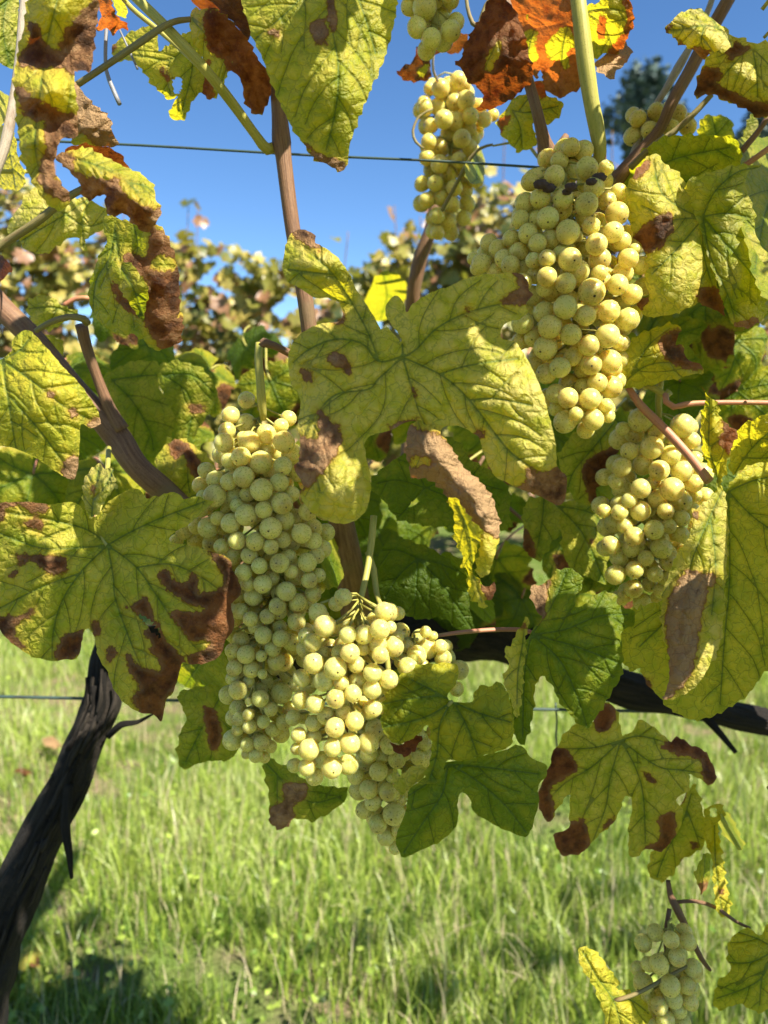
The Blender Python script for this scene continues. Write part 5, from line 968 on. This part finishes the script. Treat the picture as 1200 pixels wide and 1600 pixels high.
Z4, Z7 = (800, 200, 3), (800, 550, 3)
bunch('tall bunch of grapes at the upper right, its right side sunlit, dark raisins on top', .545,
  [(885,232,34),(882,290,72),(892,340,92),(895,420,112),(900,500,98),(905,570,74),(905,630,60),(915,668,30)],
  [(Z4, [(278,90,45),(350,190,57),(335,105,48),(200,225,52),(240,333,49),(348,358,57),(492,402,56),(262,488,60),(474,490,51),(395,545,55),(385,278,50),(440,188,38),(445,342,46),(133,330,50),(410,615,57),(545,612,48),(605,645,44),(272,617,60),(373,768,65),(495,735,52),(560,780,51),(453,860,55),(543,897,55),(447,975,59),(360,1020,53),(60,350,48),(168,422,54),(370,460,42),(85,252,45),
     (235,380,52),(515,530,45),(586,535,34),(250,840,60),(178,932,57),(158,1030,58),(275,968,54),(225,1123,52),(370,1108,55),(455,1095,58),(615,745,48),(164,698,50),(252,728,52),(345,880,52),(150,865,52),(308,672,58),(520,680,50),(500,300,40),(180,520,45),(120,430,45),(165,610,42),(225,590,40),(120,540,45),(575,570,30),(155,750,45),(50,915,55),(100,985,45),(490,1000,35),(285,1073,45),(160,1150,50),(110,690,45),(100,620,40),(420,720,50),(410,680,40),(40,430,45)]),
   (Z7, [(366,220,53),(400,143,48),(463,165,57),(262,215,50),(380,318,53),(440,250,35),(450,300,35),(205,195,50),(300,290,35),(248,328,55),(345,365,45),(210,265,40),(330,160,40),(100,60,45),(70,120,40)]),
   ((400,350,2.4), [(910,95,40),(845,148,38),(957,55,35),(955,155,37),(875,70,35),(985,105,38),(815,130,25),(880,150,36),(930,130,36),(860,110,34),(990,60,36),(1000,170,38),(900,180,34),(1000,220,38),(960,200,32),(830,165,30),(1020,35,40),(1050,60,40),(1040,140,40),(1000,375,40),(1080,330,40),(990,440,35),(1090,565,38),(1060,500,38)])],
  105, gpx=17.5, shriv=(11,12,27,21,22,63), stem=[(905,262,20,.555),(890,250,16,.55),(884,236,12,.545)], stem_mat=M_CANE, seed=1, ripe=.18,
  raisins=[(892,292,10,.50),(845,288,12,.51),(858,294,11,.512),(936,278,12,.515),(924,284,9,.51),(886,300,8,.505)])

Z1 = (270, 600, 3.43)
bunch('largest bunch of grapes, long and shaded, left of the centre leaf', .52,
  [(405,655,30),(400,700,66),(400,760,105),(415,830,108),(425,890,100),(425,950,84),(420,1010,76),(405,1070,66),(400,1120,55),(395,1175,32)],
  [(Z1, [(275,315,58),(409,310,62),(311,167,50),(395,88,50),(500,267,55),(472,420,65),(380,497,60),(476,568,65),(393,703,62),(310,747,57),(525,773,63),(596,310,60),(640,378,62),(585,640,62),(487,675,52),(570,530,54),(443,845,54),(365,390,55),(290,250,50),(225,600,65),(345,652,42),(640,590,45),(300,525,48),(228,512,50),(580,225,42),(620,185,45),(303,410,45),(465,975,46),(572,960,55),(482,1072,55),(608,1110,56),(690,800,60),(720,957,53),(730,1052,46),(750,1128,48),(770,920,48),(755,840,50),
     (330,610,55),(400,590,45),(590,440,55),(320,505,40),(375,285,35),(500,350,50),(600,730,55),(655,710,45),(720,685,50),(345,840,50),(525,872,45),(590,835,50),(260,870,45),(320,920,55),(410,918,48),(190,770,60),(130,760,50),(60,790,45),(125,840,50),(240,720,40),(20,840,40),(620,930,50),(780,1025,42),(635,1005,40),(380,1010,50),(405,1070,45),(530,1040,45),(430,1140,50),(670,1170,50),(560,1190,50),(750,765,45),(160,600,36),(150,680,40),(90,700,36)]),
   ((300,900,3), [(335,278,43),(417,292,42),(255,368,46),(353,190,38),(275,202,38),(405,162,45),(497,135,48),(215,535,46),(320,575,42),(280,438,43),(200,430,42),(325,782,40),(335,683,33),(270,705,35),(225,668,36),(300,240,38),(465,310,45),(378,340,40),(490,215,45),(410,235,35),(285,95,45),(565,85,40),(325,375,28),(330,460,25),(265,588,18),(265,495,30),(190,350,38),(190,480,35),(395,400,45),(230,300,42),(215,620,42),(370,625,35),(265,650,30),(215,720,30),(260,790,35),(300,840,38),(430,685,40),(255,835,25),(225,165,42),(380,720,36),(370,800,30),(340,850,28)])],
  150, gpx=17, stem=[(406,536,13,.50),(404,560,13,.50),(407,600,13,.503),(409,628,14,.507),(412,655,10,.515)], seed=2)
ptube('shoot', [(406,540,14,.50),(412,535,15,.50),(428,540,12,.505),(458,555,12,.52),(490,575,13,.56)], M_CANE, vine, rough=.06)

Z2 = (300, 900, 3)
bunch('brightly sunlit bunch of grapes at the lower centre, in front of the shaded ones', .475,
  [(562,962,50),(565,1010,100),(545,1060,84),(535,1110,72),(520,1160,62),(505,1205,44)],
  [(Z2, [(622,235,54),(672,433,57),(570,410,53),(565,313,46),(708,100,45),(900,165,47),(740,360,50),(674,575,50),(762,682,48),(845,455,48),(548,813,52),(660,805,46),(670,710,50),(655,900,52),(740,785,50),(628,655,45),(710,640,40),(880,250,50),(882,370,42),(872,320,43),(945,330,50),(922,485,48),(845,530,48),(770,415,42),(730,275,44),(805,275,48),(620,490,52),(755,550,45),(512,580,47),(577,600,45),(540,895,45),(570,690,42),(475,665,38),(575,940,45),(535,280,42),
     (590,170,45),(675,130,38),(925,170,48),(965,175,35),(930,240,30),(515,478,43),(575,490,35),(480,888,35),(610,860,40),(490,810,30),(500,745,38),(570,755,40),(520,660,35),(780,490,45),(850,620,45),(835,630,40),(800,600,40),(690,360,40),(800,340,36),(700,500,40)])],
  30, gpx=17, stem=[(584,806,11,.50),(580,850,11,.495),(572,900,10,.485),(560,950,9,.475),(555,975,7,.478)], seed=3)
ptube('shoot', [(574,862,9,.50),(584,890,10,.50),(588,925,9,.50),(598,955,7,.49)], M_GREEN, vine)
bunch('short sunlit side cluster of grapes above the notched green leaf', .485,
  [(620,985,18),(650,1010,36),(690,1030,32),(712,1075,10)],
  [((300,900,3), [(1053,372,50),(1105,340,52),(1095,262,30),(985,400,40),(1130,280,25),(1165,330,35),(1180,385,40),(1190,330,34),(960,290,35),(960,360,38),(1010,330,34),(1240,530,38),(1080,420,36)])],
  10, stem=[(615,980,9,.485),(632,1005,8,.482),(655,1015,6,.484)], seed=4)
bunch('dim shaded bunch of grapes hanging lowest, behind the dark green leaf', .555,
  [(610,1075,50),(615,1130,74),(618,1190,74),(612,1250,58),(608,1310,32)],
  [((300,900,3), [(860,720,52),(875,915,47),(925,790,46),(960,860,44),(830,830,44),(800,760,40),(920,1010,46)]),
   ((550,850,3.2), [(115,930,52),(65,985,45),(135,1135,50),(80,1060,45),(215,1040,48),(195,1240,55),(85,1225,50),(330,1070,40),(365,1000,35),(210,1350,60),(105,1290,45),(60,1330,45),(130,1400,50),(170,1460,50),(265,1050,35),(90,845,40),(20,1160,45),(30,1010,40),(240,1430,45),(215,1520,35),(200,1160,36),(150,1060,40),(20,930,40),(180,960,36)])],
  36, stem=[(600,960,9,.56),(604,1020,9,.558),(610,1075,8,.555)], seed=5)
bunch('bunch of grapes at the right behind the reddish stalk, top half sunlit', .60,
  [(1030,655,36),(1030,690,72),(1025,750,88),(1010,830,86),(1000,890,66),(1000,940,34)],
  [(Z7, [(655,448,57),(603,320,60),(573,383,48),(745,483,50),(690,555,50),(750,643,58),(795,555,55),(850,615,47),(800,345,60),(840,415,45),(550,465,45),(665,833,50),(572,865,48),(700,920,52),(615,525,52),(515,540,48),(605,640,48),(550,695,38),(627,967,40),(575,1020,44),(670,1042,40),(735,818,37),(795,780,40),(520,360,35),(680,375,45),(785,400,45),(685,690,50),(790,700,55),(490,605,42),(665,610,35),(600,745,50),(430,745,35),(505,750,42),(720,745,42),(790,855,40),(530,815,40),(460,905,45),(560,920,45),(500,965,45),(485,1045,48),(720,1060,40),(700,1120,40),(645,1090,38),(570,1110,48),(610,1175,43),(850,670,40),(860,500,35),(840,740,40),(730,990,40),(520,1150,35)])],
  65, stem=[(1032,595,11,.58),(1029,625,11,.585),(1030,655,9,.595)], stem_mat=M_GREEN, seed=6, gpx=17)
bunch('blurred honey-yellow bunch glowing against the sky, top centre-right', .80,
  [(708,130,32),(706,165,54),(706,220,56),(700,280,46),(694,325,40),(684,365,22)],
  [((400,0,3), [(948,375,42),(865,415,45),(815,415,32),(915,425,35),(985,470,45),(793,505,40),(930,480,40),(850,500,40),(1005,545,40),(880,560,45),(1070,560,38),(935,570,45),(1110,540,30),(1000,600,35),(900,625,38),(965,650,45),(1000,690,40),(820,590,36),(950,750,38),(810,665,40),(800,740,38),(860,770,45),(780,860,38),(900,820,40),(930,880,40),(800,940,40),(920,960,40),(850,1010,40),(900,1040,40),(850,1090,35),(1020,650,35),(840,860,40),(860,690,40),(870,930,40),(1040,590,35)])],
  50, stem=[(678,80,4,.74),(677,110,4,.75),(690,135,5,.78),(706,150,6,.80)], stem_mat=M_GREY, gpx=14.5, ripe=.35, seed=7)
bunch('small cluster of big green grapes cut off by the top edge', .55,
  [(676,-70,20),(676,-20,44),(680,20,44),(672,60,28),(668,82,12)],
  [((400,0,3), [(755,130,50),(912,145,50),(822,182,50),(790,35,62),(800,235,46),(720,30,44),(845,5,34),(900,-40,50),(740,-60,50),(830,-110,50),(760,-150,46),(870,-130,46)])],
  14, stem=[(684,-110,8,.55),(682,-40,7,.55),(682,30,6,.55),(678,60,5,.55)], gpx=17, seed=8)
bunch('little group of round grapes in front of the crossing brown canes', .63,
  [(990,175,14),(1010,190,30),(1050,190,30),(1078,190,16)],
  [((800,0,3), [(675,522,42),(590,555,42),(645,610,43),(567,540,38),(565,640,44),(745,600,42),(775,535,46),(825,595,42),(610,585,34)])],
  4, gpx=14, ripe=.3, seed=9)
bunch('small dull bunch of grapes low at the bottom right, above shaded grass', .58,
  [(1050,1445,16),(1045,1475,40),(1045,1510,46),(1048,1560,44),(1045,1620,30)],
  [((800,1250,3), [(690,770,48),(775,740,42),(615,860,48),(740,870,50),(615,670,42),(745,655,40),(825,665,40),(850,790,45),(820,870,42),(690,965,42),(835,945,42),(755,930,45),(640,770,35),(780,980,42),(720,1030,45),(590,790,35),(800,1040,40),(660,1050,40),(760,1110,44),(700,1130,40)])],
  16, stem=[(1046,1420,7,.595),(1040,1460,7,.59),(1042,1490,8,.58)], stem_mat=M_CANE, gpx=15, seed=10)

# ------------------------------------------------------------ trellis wires
def wire(label, a, b, d, wpx):
    p0, p1 = P(*a, d), P(*b, d); v = (p1 - p0); q0, q1 = p0 - v * 2.2, p1 + v * 2.2
    r = wpx / 2 / F * d; n = 24
    pts = [q0 + (q1 - q0) * i / n + Vector((0, random.uniform(-.0006, .0006), random.uniform(-.0006, .0006))) for i in range(n + 1)]
    o = tube('trellis_wire', pts, [r] * (n + 1), M_WIRE, None, seg=8, step=.05)
    tag(o, label, 'wire', 'wires of the vine trellis')
wire('upper green-coated wire crossing the blue sky', (185, 226), (830, 261), .66, 4)
wire('lower thin dark wire crossing over the grass', (0, 1088), (1200, 1116), .88, 5)
tag(ptube('hanging_wire', [(868, 1098, 3, .88), (870, 1125, 3, .88), (869, 1150, 3, .88), (871, 1172, 3, .88)], M_WIRE), 'short wire end hanging from the lower wire over grass', 'wire')

# ------------------------------------------------------------ the next rows of vines
def bg_leaf_material():
    m = newmat('far_vine_leaf'); b = NB(m)
    t = b.attr('tint'); lp = b.attr('lp', out='Vector'); n = b.noise(lp, .5, 3)
    c = b.mix(b.smooth(t, .0, .45), (.045, .07, .012), (.20, .20, .03)); c = b.mix(b.smooth(t, .45, .8), c, (.46, .37, .09)); c = b.mix(b.smooth(t, .82, .86), c, (.26, .13, .07))
    c = b.mix(b.math('MULTIPLY', b.smooth(n, .5, .65), .5), c, (.27, .15, .05))
    pr = b.n('ShaderNodeBsdfPrincipled'); b.l(c, pr.inputs['Base Color']); pr.inputs['Roughness'].default_value = .42
    tr = b.n('ShaderNodeBsdfTranslucent'); b.l(b.mix(.5, c, (.35, .38, .02)), tr.inputs[0])
    mx = b.n('ShaderNodeMixShader'); mx.inputs[0].default_value = .3; b.l(pr.outputs[0], mx.inputs[1]); b.l(tr.outputs[0], mx.inputs[2]); b.out(mx.outputs[0]); return m
M_BG = bg_leaf_material()
def small_leaf(rs):
    """low-poly lobed leaf, width about 1, cupped and bent"""
    ang = [100, 140, 168, 195, 218, 245, 270, 295, 322, 345, 12, 40, 80]
    rad = [.34, .44, .5, .38, .55, .42, .62, .42, .55, .38, .5, .44, .34]
    b1, b2, b3 = rs.uniform(-.5, .9), rs.uniform(-.6, .6), rs.uniform(-.4, .7)
    def z(x, y): return b1 * x * x + b2 * x * y + b3 * y * y
    V = [(0, 0, 0)]
    for a, r in zip(ang, rad):
        r *= rs.uniform(.85, 1.15); x, y = math.cos(R_(a)) * r, math.sin(R_(a)) * r
        V.append((x * .55, y * .55, z(x * .55, y * .55) + rs.uniform(-.02, .02)))
    for a, r in zip(ang, rad):
        r *= rs.uniform(.85, 1.15); x, y = math.cos(R_(a)) * r, math.sin(R_(a)) * r
        V.append((x, y, z(x, y) + rs.uniform(-.06, .06)))
    n = len(ang); T_ = []
    for i in range(n - 1):
        T_.append((0, 1 + i, 2 + i)); T_.append((1 + i, 1 + n + i, 2 + n + i)); T_.append((1 + i, 2 + n + i, 2 + i))
    return np.array(V), np.array(T_)
rsb = random.Random(5)
SMALL = [small_leaf(rsb) for _ in range(8)]
SM_ME = []
for k in range(20):
    V, T_ = SMALL[k % 8]; t = [.05, .15, .25, .35, .45, .5, .6, .7, .78, .9][(k * 3) % 10]
    SM_ME.append(mesh_np('leaf', V, T_, M_BG, {'tint': np.full(len(V), t)}, vecs={'lp': V * 12 + k}))
def rand_rot(rs, facing):
    n = Vector((facing[0] + rs.gauss(0, .55), facing[1] + rs.gauss(0, .5), facing[2] + rs.gauss(0, .5))).normalized()
    q = n.to_track_quat('Z', 'Y').to_matrix(); return q @ Matrix.Rotation(rs.uniform(-1.2, 1.2), 3, 'Z')
def far_vine(x0, x1, y, ztop, zlo, nleaf, nobj, label, seed, size=.088, shoots=10, thick=.34):
    rs = random.Random(seed); xm = (x0 + x1) / 2
    root = empty('grapevine', (xm, y, gz(xm, y))); tag(root, label, 'grapevine', 'vines of the rows beyond')
    tube('trunk', [Vector((xm, y, 0)), Vector((xm + .06, y + .02, .3)), Vector((xm - .03, y, .6)), Vector((xm, y, .85))], [.045, .035, .032, .03], M_BARK, root, seg=12, rough=.25, step=.04)
    tube('cordon', [Vector((x0, y, .86)), Vector((xm, y, .84)), Vector((x1, y, .87))], [.014, .024, .014], M_BARK, root, seg=8, rough=.2, step=.06)
    pos = []
    for k in range(shoots):
        sx = rs.uniform(x0, x1); top = ztop(sx) + rs.uniform(-.2, .26); bend = rs.uniform(-.2, .2)
        pts = [Vector((sx, y + rs.uniform(-.1, .1), .86)), Vector((sx + bend * .3, y + rs.uniform(-.12, .12), 1.3)), Vector((sx + bend, y + rs.uniform(-.15, .15), top))]
        tube('cane', pts, [.006, .005, .0025], M_CANE, root, seg=6, step=.1)
        for j in range(9):
            t = rs.uniform(.45, 1.0); q = pts[1].lerp(pts[2], (t - .4) / .6); pos.append(q + Vector((rs.gauss(0, .05), rs.gauss(0, .05), rs.gauss(0, .04))))
    while len(pos) < nleaf:
        x = rs.uniform(x0 - .1, x1 + .1); zt = ztop(x); z = zlo + (zt - zlo) * rs.random() ** .65
        if noise.noise(Vector((x * 2.2, y, z * 2.6))) < -.42: continue
        if z > zt - .25 and noise.noise(Vector((x * 5, y * 3, z * 5))) < -.12: continue
        w = thick * (1 - .35 * max(0, (z - zt + .4)))
        pos.append(Vector((x, y + rs.uniform(-w, w), z)))
    pos.sort(key=lambda p: p.y + .15 * abs(p.x))
    Vs, Ts, tn, lp = [], [], [], []; n0 = 0
    for i, p in enumerate(pos):
        s = size * rs.uniform(.6, 1.25); M3 = rand_rot(rs, (.15, -.55, .55))
        if i < nobj:
            o = link('leaf', SM_ME[rs.randrange(20)], root, p); o.rotation_euler = M3.to_euler(); o.scale = (s, s, s)
        else:
            V, T_ = SMALL[rs.randrange(8)]; A = np.array(M3) * s
            Vs.append(V @ A.T + np.array(p)); Ts.append(T_ + n0); n0 += len(V); tn.append(np.full(len(V), min(.95, max(0, rs.betavariate(1.6, 1.2))))); lp.append(V * 12 + rs.random() * 40)
    if Vs:
        o = link('foliage', mesh_np('foliage', np.vstack(Vs) - np.array(root.location), np.vstack(Ts), M_BG, {'tint': np.concatenate(tn)}, vecs={'lp': np.vstack(lp)}), root, root.location)
        o['kind'] = 'stuff'
def top1(x): return 2.27 + .10 * math.sin(x * 2.1) + .16 * noise.noise(Vector((x * 1.7, 3, 0))) + (.18 if x > .5 else 0) + (.12 if x < -1.3 else 0) - .12 * math.exp(-((x + .35) / .5) ** 2)
far_vine(-3.0, -1.85, 4.3, top1, .75, 1360, 20, 'blurred vine of the next row, outermost on the left', 31)
far_vine(-1.85, -.7, 4.2, top1, .75, 1666, 75, 'blurred pinkish-green vine of the next row, behind the drooping half-green leaf', 32)
far_vine(-.7, .45, 4.1, top1, .75, 1666, 75, 'blurred vine of the next row, directly behind the centre leaf', 33)
far_vine(.45, 1.6, 4.0, top1, .75, 1700, 75, 'blurred vine of the next row, behind the tall bunch', 34)
far_vine(1.6, 2.8, 3.95, top1, .75, 1394, 40, 'blurred vine of the next row at the far right', 35)
def top2(x): return 2.1 + .2 * noise.noise(Vector((x * .8, 7, 0)))
V_, T_2, tn_, lp_ = [], [], [], []; n0 = 0
rs2 = random.Random(9)
for i in range(5200):
    row = rs2.choice((6.7, 9.2)); x = rs2.uniform(-6.5, 6.5) * row / 6.7; z = rs2.uniform(.55, top2(x)); M3 = rand_rot(rs2, (.15, -.55, .55)); s = .14 * rs2.uniform(.7, 1.3)
    V, T_ = SMALL[rs2.randrange(8)]; V_.append(V @ (np.array(M3) * s).T + np.array([x, row + rs2.uniform(-.35, .35), z])); T_2.append(T_ + n0); n0 += len(V)
    tn_.append(np.full(len(V), rs2.betavariate(1.5, 2))); lp_.append(V * 12)
tag(link('distant_vine_rows', mesh_np('distant_vine_rows', np.vstack(V_), np.vstack(T_2), M_BG, {'tint': np.concatenate(tn_)}, vecs={'lp': np.vstack(lp_)})), 'further vine rows merging into one mass', kind='stuff')

# far trees against the sky
def far_tree(px, py_top, d, wpx, label, seed):
    rs = random.Random(seed); top = P(px, py_top, d); x, y, h = top.x, top.y, top.z; w = wpx / F * d
    root = empty('tree', (x, y, 0)); tag(root, label, 'tree', 'far trees on the skyline')
    tube('trunk', [Vector((x, y, 0)), Vector((x + .4, y, h * .4)), Vector((x - .2, y, h * .75)), Vector((x, y, h * .93))], [.35, .28, .18, .08], M_BARK, root, seg=10, rough=.15, step=1.5)
    cl = []
    for k in range(9):
        a = rs.uniform(0, 6.28); r = rs.uniform(.15, .42) * w; z = h - w * rs.uniform(.12, .75); q = Vector((x + math.cos(a) * r, y + math.sin(a) * r, z)); cl.append((q, rs.uniform(.16, .28) * w))
        tube('branch', [Vector((x, y, z - h * .08)), (Vector((x, y, z)) + q) / 2, q], [.11, .07, .03], M_BARK, root, seg=6, step=.8)
    cl.append((Vector((x, y, h - .12 * w)), .22 * w))
    Vs, Ts, tn, lp = [], [], [], []; n0 = 0
    for i in range(2600):
        q, r = cl[rs.randrange(len(cl))]; v = Vector((rs.gauss(0, 1), rs.gauss(0, 1), rs.gauss(0, .75))).normalized() * r * rs.random() ** .4
        V, T_ = SMALL[rs.randrange(8)]; A = np.array(rand_rot(rs, (0, 0, .6))) * rs.uniform(.25, .5)
        Vs.append(V @ A.T + np.array(q + v)); Ts.append(T_ + n0); n0 += len(V); tn.append(np.full(len(V), rs.uniform(0, .5))); lp.append(V * 10)
    o = link('crown', mesh_np('crown', np.vstack(Vs) - np.array(root.location), np.vstack(Ts), M_TREE, {'tint': np.concatenate(tn)}, vecs={'lp': np.vstack(lp)}), root, root.location); o['kind'] = 'stuff'
M_TREE = newmat('dark_tree_leaf'); b_ = NB(M_TREE); _p = b_.n('ShaderNodeBsdfPrincipled'); b_.l(b_.mix(b_.attr('tint'), (.05, .085, .075), (.10, .15, .115)), _p.inputs['Base Color']); _p.inputs['Roughness'].default_value = .6; b_.out(_p.outputs[0])  # bluish and lightened for distance: haze put into the leaf colour
far_tree(1020, 116, 45, 140, 'dark blue-green tree far off, seen above the small grape cluster', 3)
far_tree(1192, 168, 50, 120, 'dark far tree near the right edge of the sky', 4)

# ------------------------------------------------------------ grass
def grass_material():
    m = newmat('grass_blade'); b = NB(m)
    t = b.attr('tint')
    c = b.mix(b.smooth(t, 0, .5), (.10, .185, .02), (.38, .48, .075)); c = b.mix(b.smooth(t, .55, .85), c, (.55, .60, .24)); c = b.mix(b.smooth(t, .88, .93), c, (.60, .50, .32))
    pr = b.n('ShaderNodeBsdfPrincipled'); b.l(c, pr.inputs['Base Color']); pr.inputs['Roughness'].default_value = .40; pr.inputs['Specular IOR Level'].default_value = .7
    tr = b.n('ShaderNodeBsdfTranslucent'); b.l(b.mix(.4, c, (.34, .48, .04)), tr.inputs[0])
    mx = b.n('ShaderNodeMixShader'); mx.inputs[0].default_value = .36; b.l(pr.outputs[0], mx.inputs[1]); b.l(tr.outputs[0], mx.inputs[2]); b.out(mx.outputs[0]); return m
M_GRASS = grass_material()
def grass(name, n, ylo, yhi, hlo, hhi, wlo, whi, seed, label, dry=.06, lean=.35, patch=True, pw=1.6):
    g = np.random.default_rng(seed)
    y = ylo + (yhi - ylo) * g.random(n) ** pw; x = (g.random(n) * 2 - 1) * (y * .62 + .5)
    den = np.array([noise.noise(Vector((a * 1.5, b_ * 1.5, 2))) + .5 * noise.noise(Vector((a * 5, b_ * 5, 7))) for a, b_ in zip(x, y)])
    if patch:
        keep = den > -.28 - .25 * g.random(n); x, y, den = x[keep], y[keep], den[keep]
        bare = (np.abs(y - 3.25 - .12 * np.sin(x * 3)) < .26) & (x < -.55) & (g.random(len(x)) < .8); x, y, den = x[~bare], y[~bare], den[~bare]; n = len(x)
    h = (hlo + (hhi - hlo) * g.random(n) ** 1.6) * (1 + .5 * den); w = wlo + (whi - wlo) * g.random(n)
    z = np.array([gz(a, b_) for a, b_ in zip(x, y)]) - .005
    az = g.random(n) * 2 * np.pi; ba = g.random(n) * 2 * np.pi; bend = np.abs(g.normal(0, lean, n)) + .08
    S = 4
    V = np.zeros((n, S * 2 - 1, 3)); 
    for k in range(S):
        t = k / (S - 1); ww = w * (1 - t ** 1.8) * .5
        cx = x + np.cos(ba) * bend * h * t ** 2; cy = y + np.sin(ba) * bend * h * t ** 2; cz = z + h * (t - .35 * bend * t * t)
        if k < S - 1:
            V[:, 2 * k] = np.stack([cx - np.cos(az) * ww, cy - np.sin(az) * ww, cz], 1); V[:, 2 * k + 1] = np.stack([cx + np.cos(az) * ww, cy + np.sin(az) * ww, cz], 1)
        else: V[:, 2 * k] = np.stack([cx, cy, cz], 1)
    tr = []
    for k in range(S - 2): a = 2 * k; tr += [(a, a + 1, a + 3), (a, a + 3, a + 2)]
    a = 2 * (S - 2); tr.append((a, a + 1, a + 2)); tr = np.array(tr)
    T_ = (tr[None] + (np.arange(n) * (S * 2 - 1))[:, None, None]).reshape(-1, 3)
    tint = np.clip(.36 + .35 * den + g.normal(0, .27, n), 0, .86); tint = np.where(g.random(n) < dry, .96, tint)
    tag(link(name, mesh_np(name, V.reshape(-1, 3), T_, M_GRASS, {'tint': np.repeat(tint, S * 2 - 1)})), label, kind='stuff')
grass('grass', 135000, .9, 6.0, .04, .15, .0025, .007, 3, 'dense green grass between the vine rows')
grass('tall_grass', 8000, .95, 5.0, .14, .30, .0015, .0040, 5, 'taller thin stems and dry stalks in the grass', dry=.35, lean=.25, patch=False)
def weeds():
    g = random.Random(12); Vs, Ts, tn = [], [], []; n0 = 0
    for i in range(4500):
        y = .95 + 4.2 * g.random() ** 1.3; x = g.uniform(-1, 1) * (y * .6 + .4)
        if noise.noise(Vector((x * 2.1, y * 2.1, 11))) < .0: continue
        V, T_ = SMALL[g.randrange(8)]; A = np.array(rand_rot(g, (0, 0, 1.2))) * g.uniform(.009, .024)
        Vs.append(V @ A.T + np.array([x, y, gz(x, y) + g.uniform(.02, .11)])); Ts.append(T_ + n0); n0 += len(V); tn.append(np.full(len(V), g.uniform(0, .6)))
    tag(link('weeds', mesh_np('weeds', np.vstack(Vs), np.vstack(Ts), M_GRASS, {'tint': np.concatenate(tn)})), 'small broad-leaved weeds among the grass', kind='stuff')
weeds()
# fallen leaves on the ground
for i, (px, py, s, yl, lab) in enumerate([(40, 1490, .075, .95, 'fallen pale yellow leaf in the grass at the foot of the trunk'), (75, 1158, .10, .9, 'fallen reddish leaf on bare ground left of the trunk'), (35, 1205, .08, .6, 'fallen brown leaf lying left of the trunk, nearer than the reddish one')]):
    v = (P(px, py, 1) - cam.location); t = (cam.location.z - .10) / -v.z; g_ = cam.location + v * t
    me, pm = TEMPL[i + 2]; o = link('fallen_leaf', me, None, g_); o.rotation_euler = (.3, -.25, 1.1 + i); o.scale = (s / .12,) * 3
    set_leaf(o, yel=yl, pale=.9 if i == 0 else .2, margin=(-30, 40, 40)[i], tan=(.5, .9, .3)[i]); tag(o, lab, 'leaf')
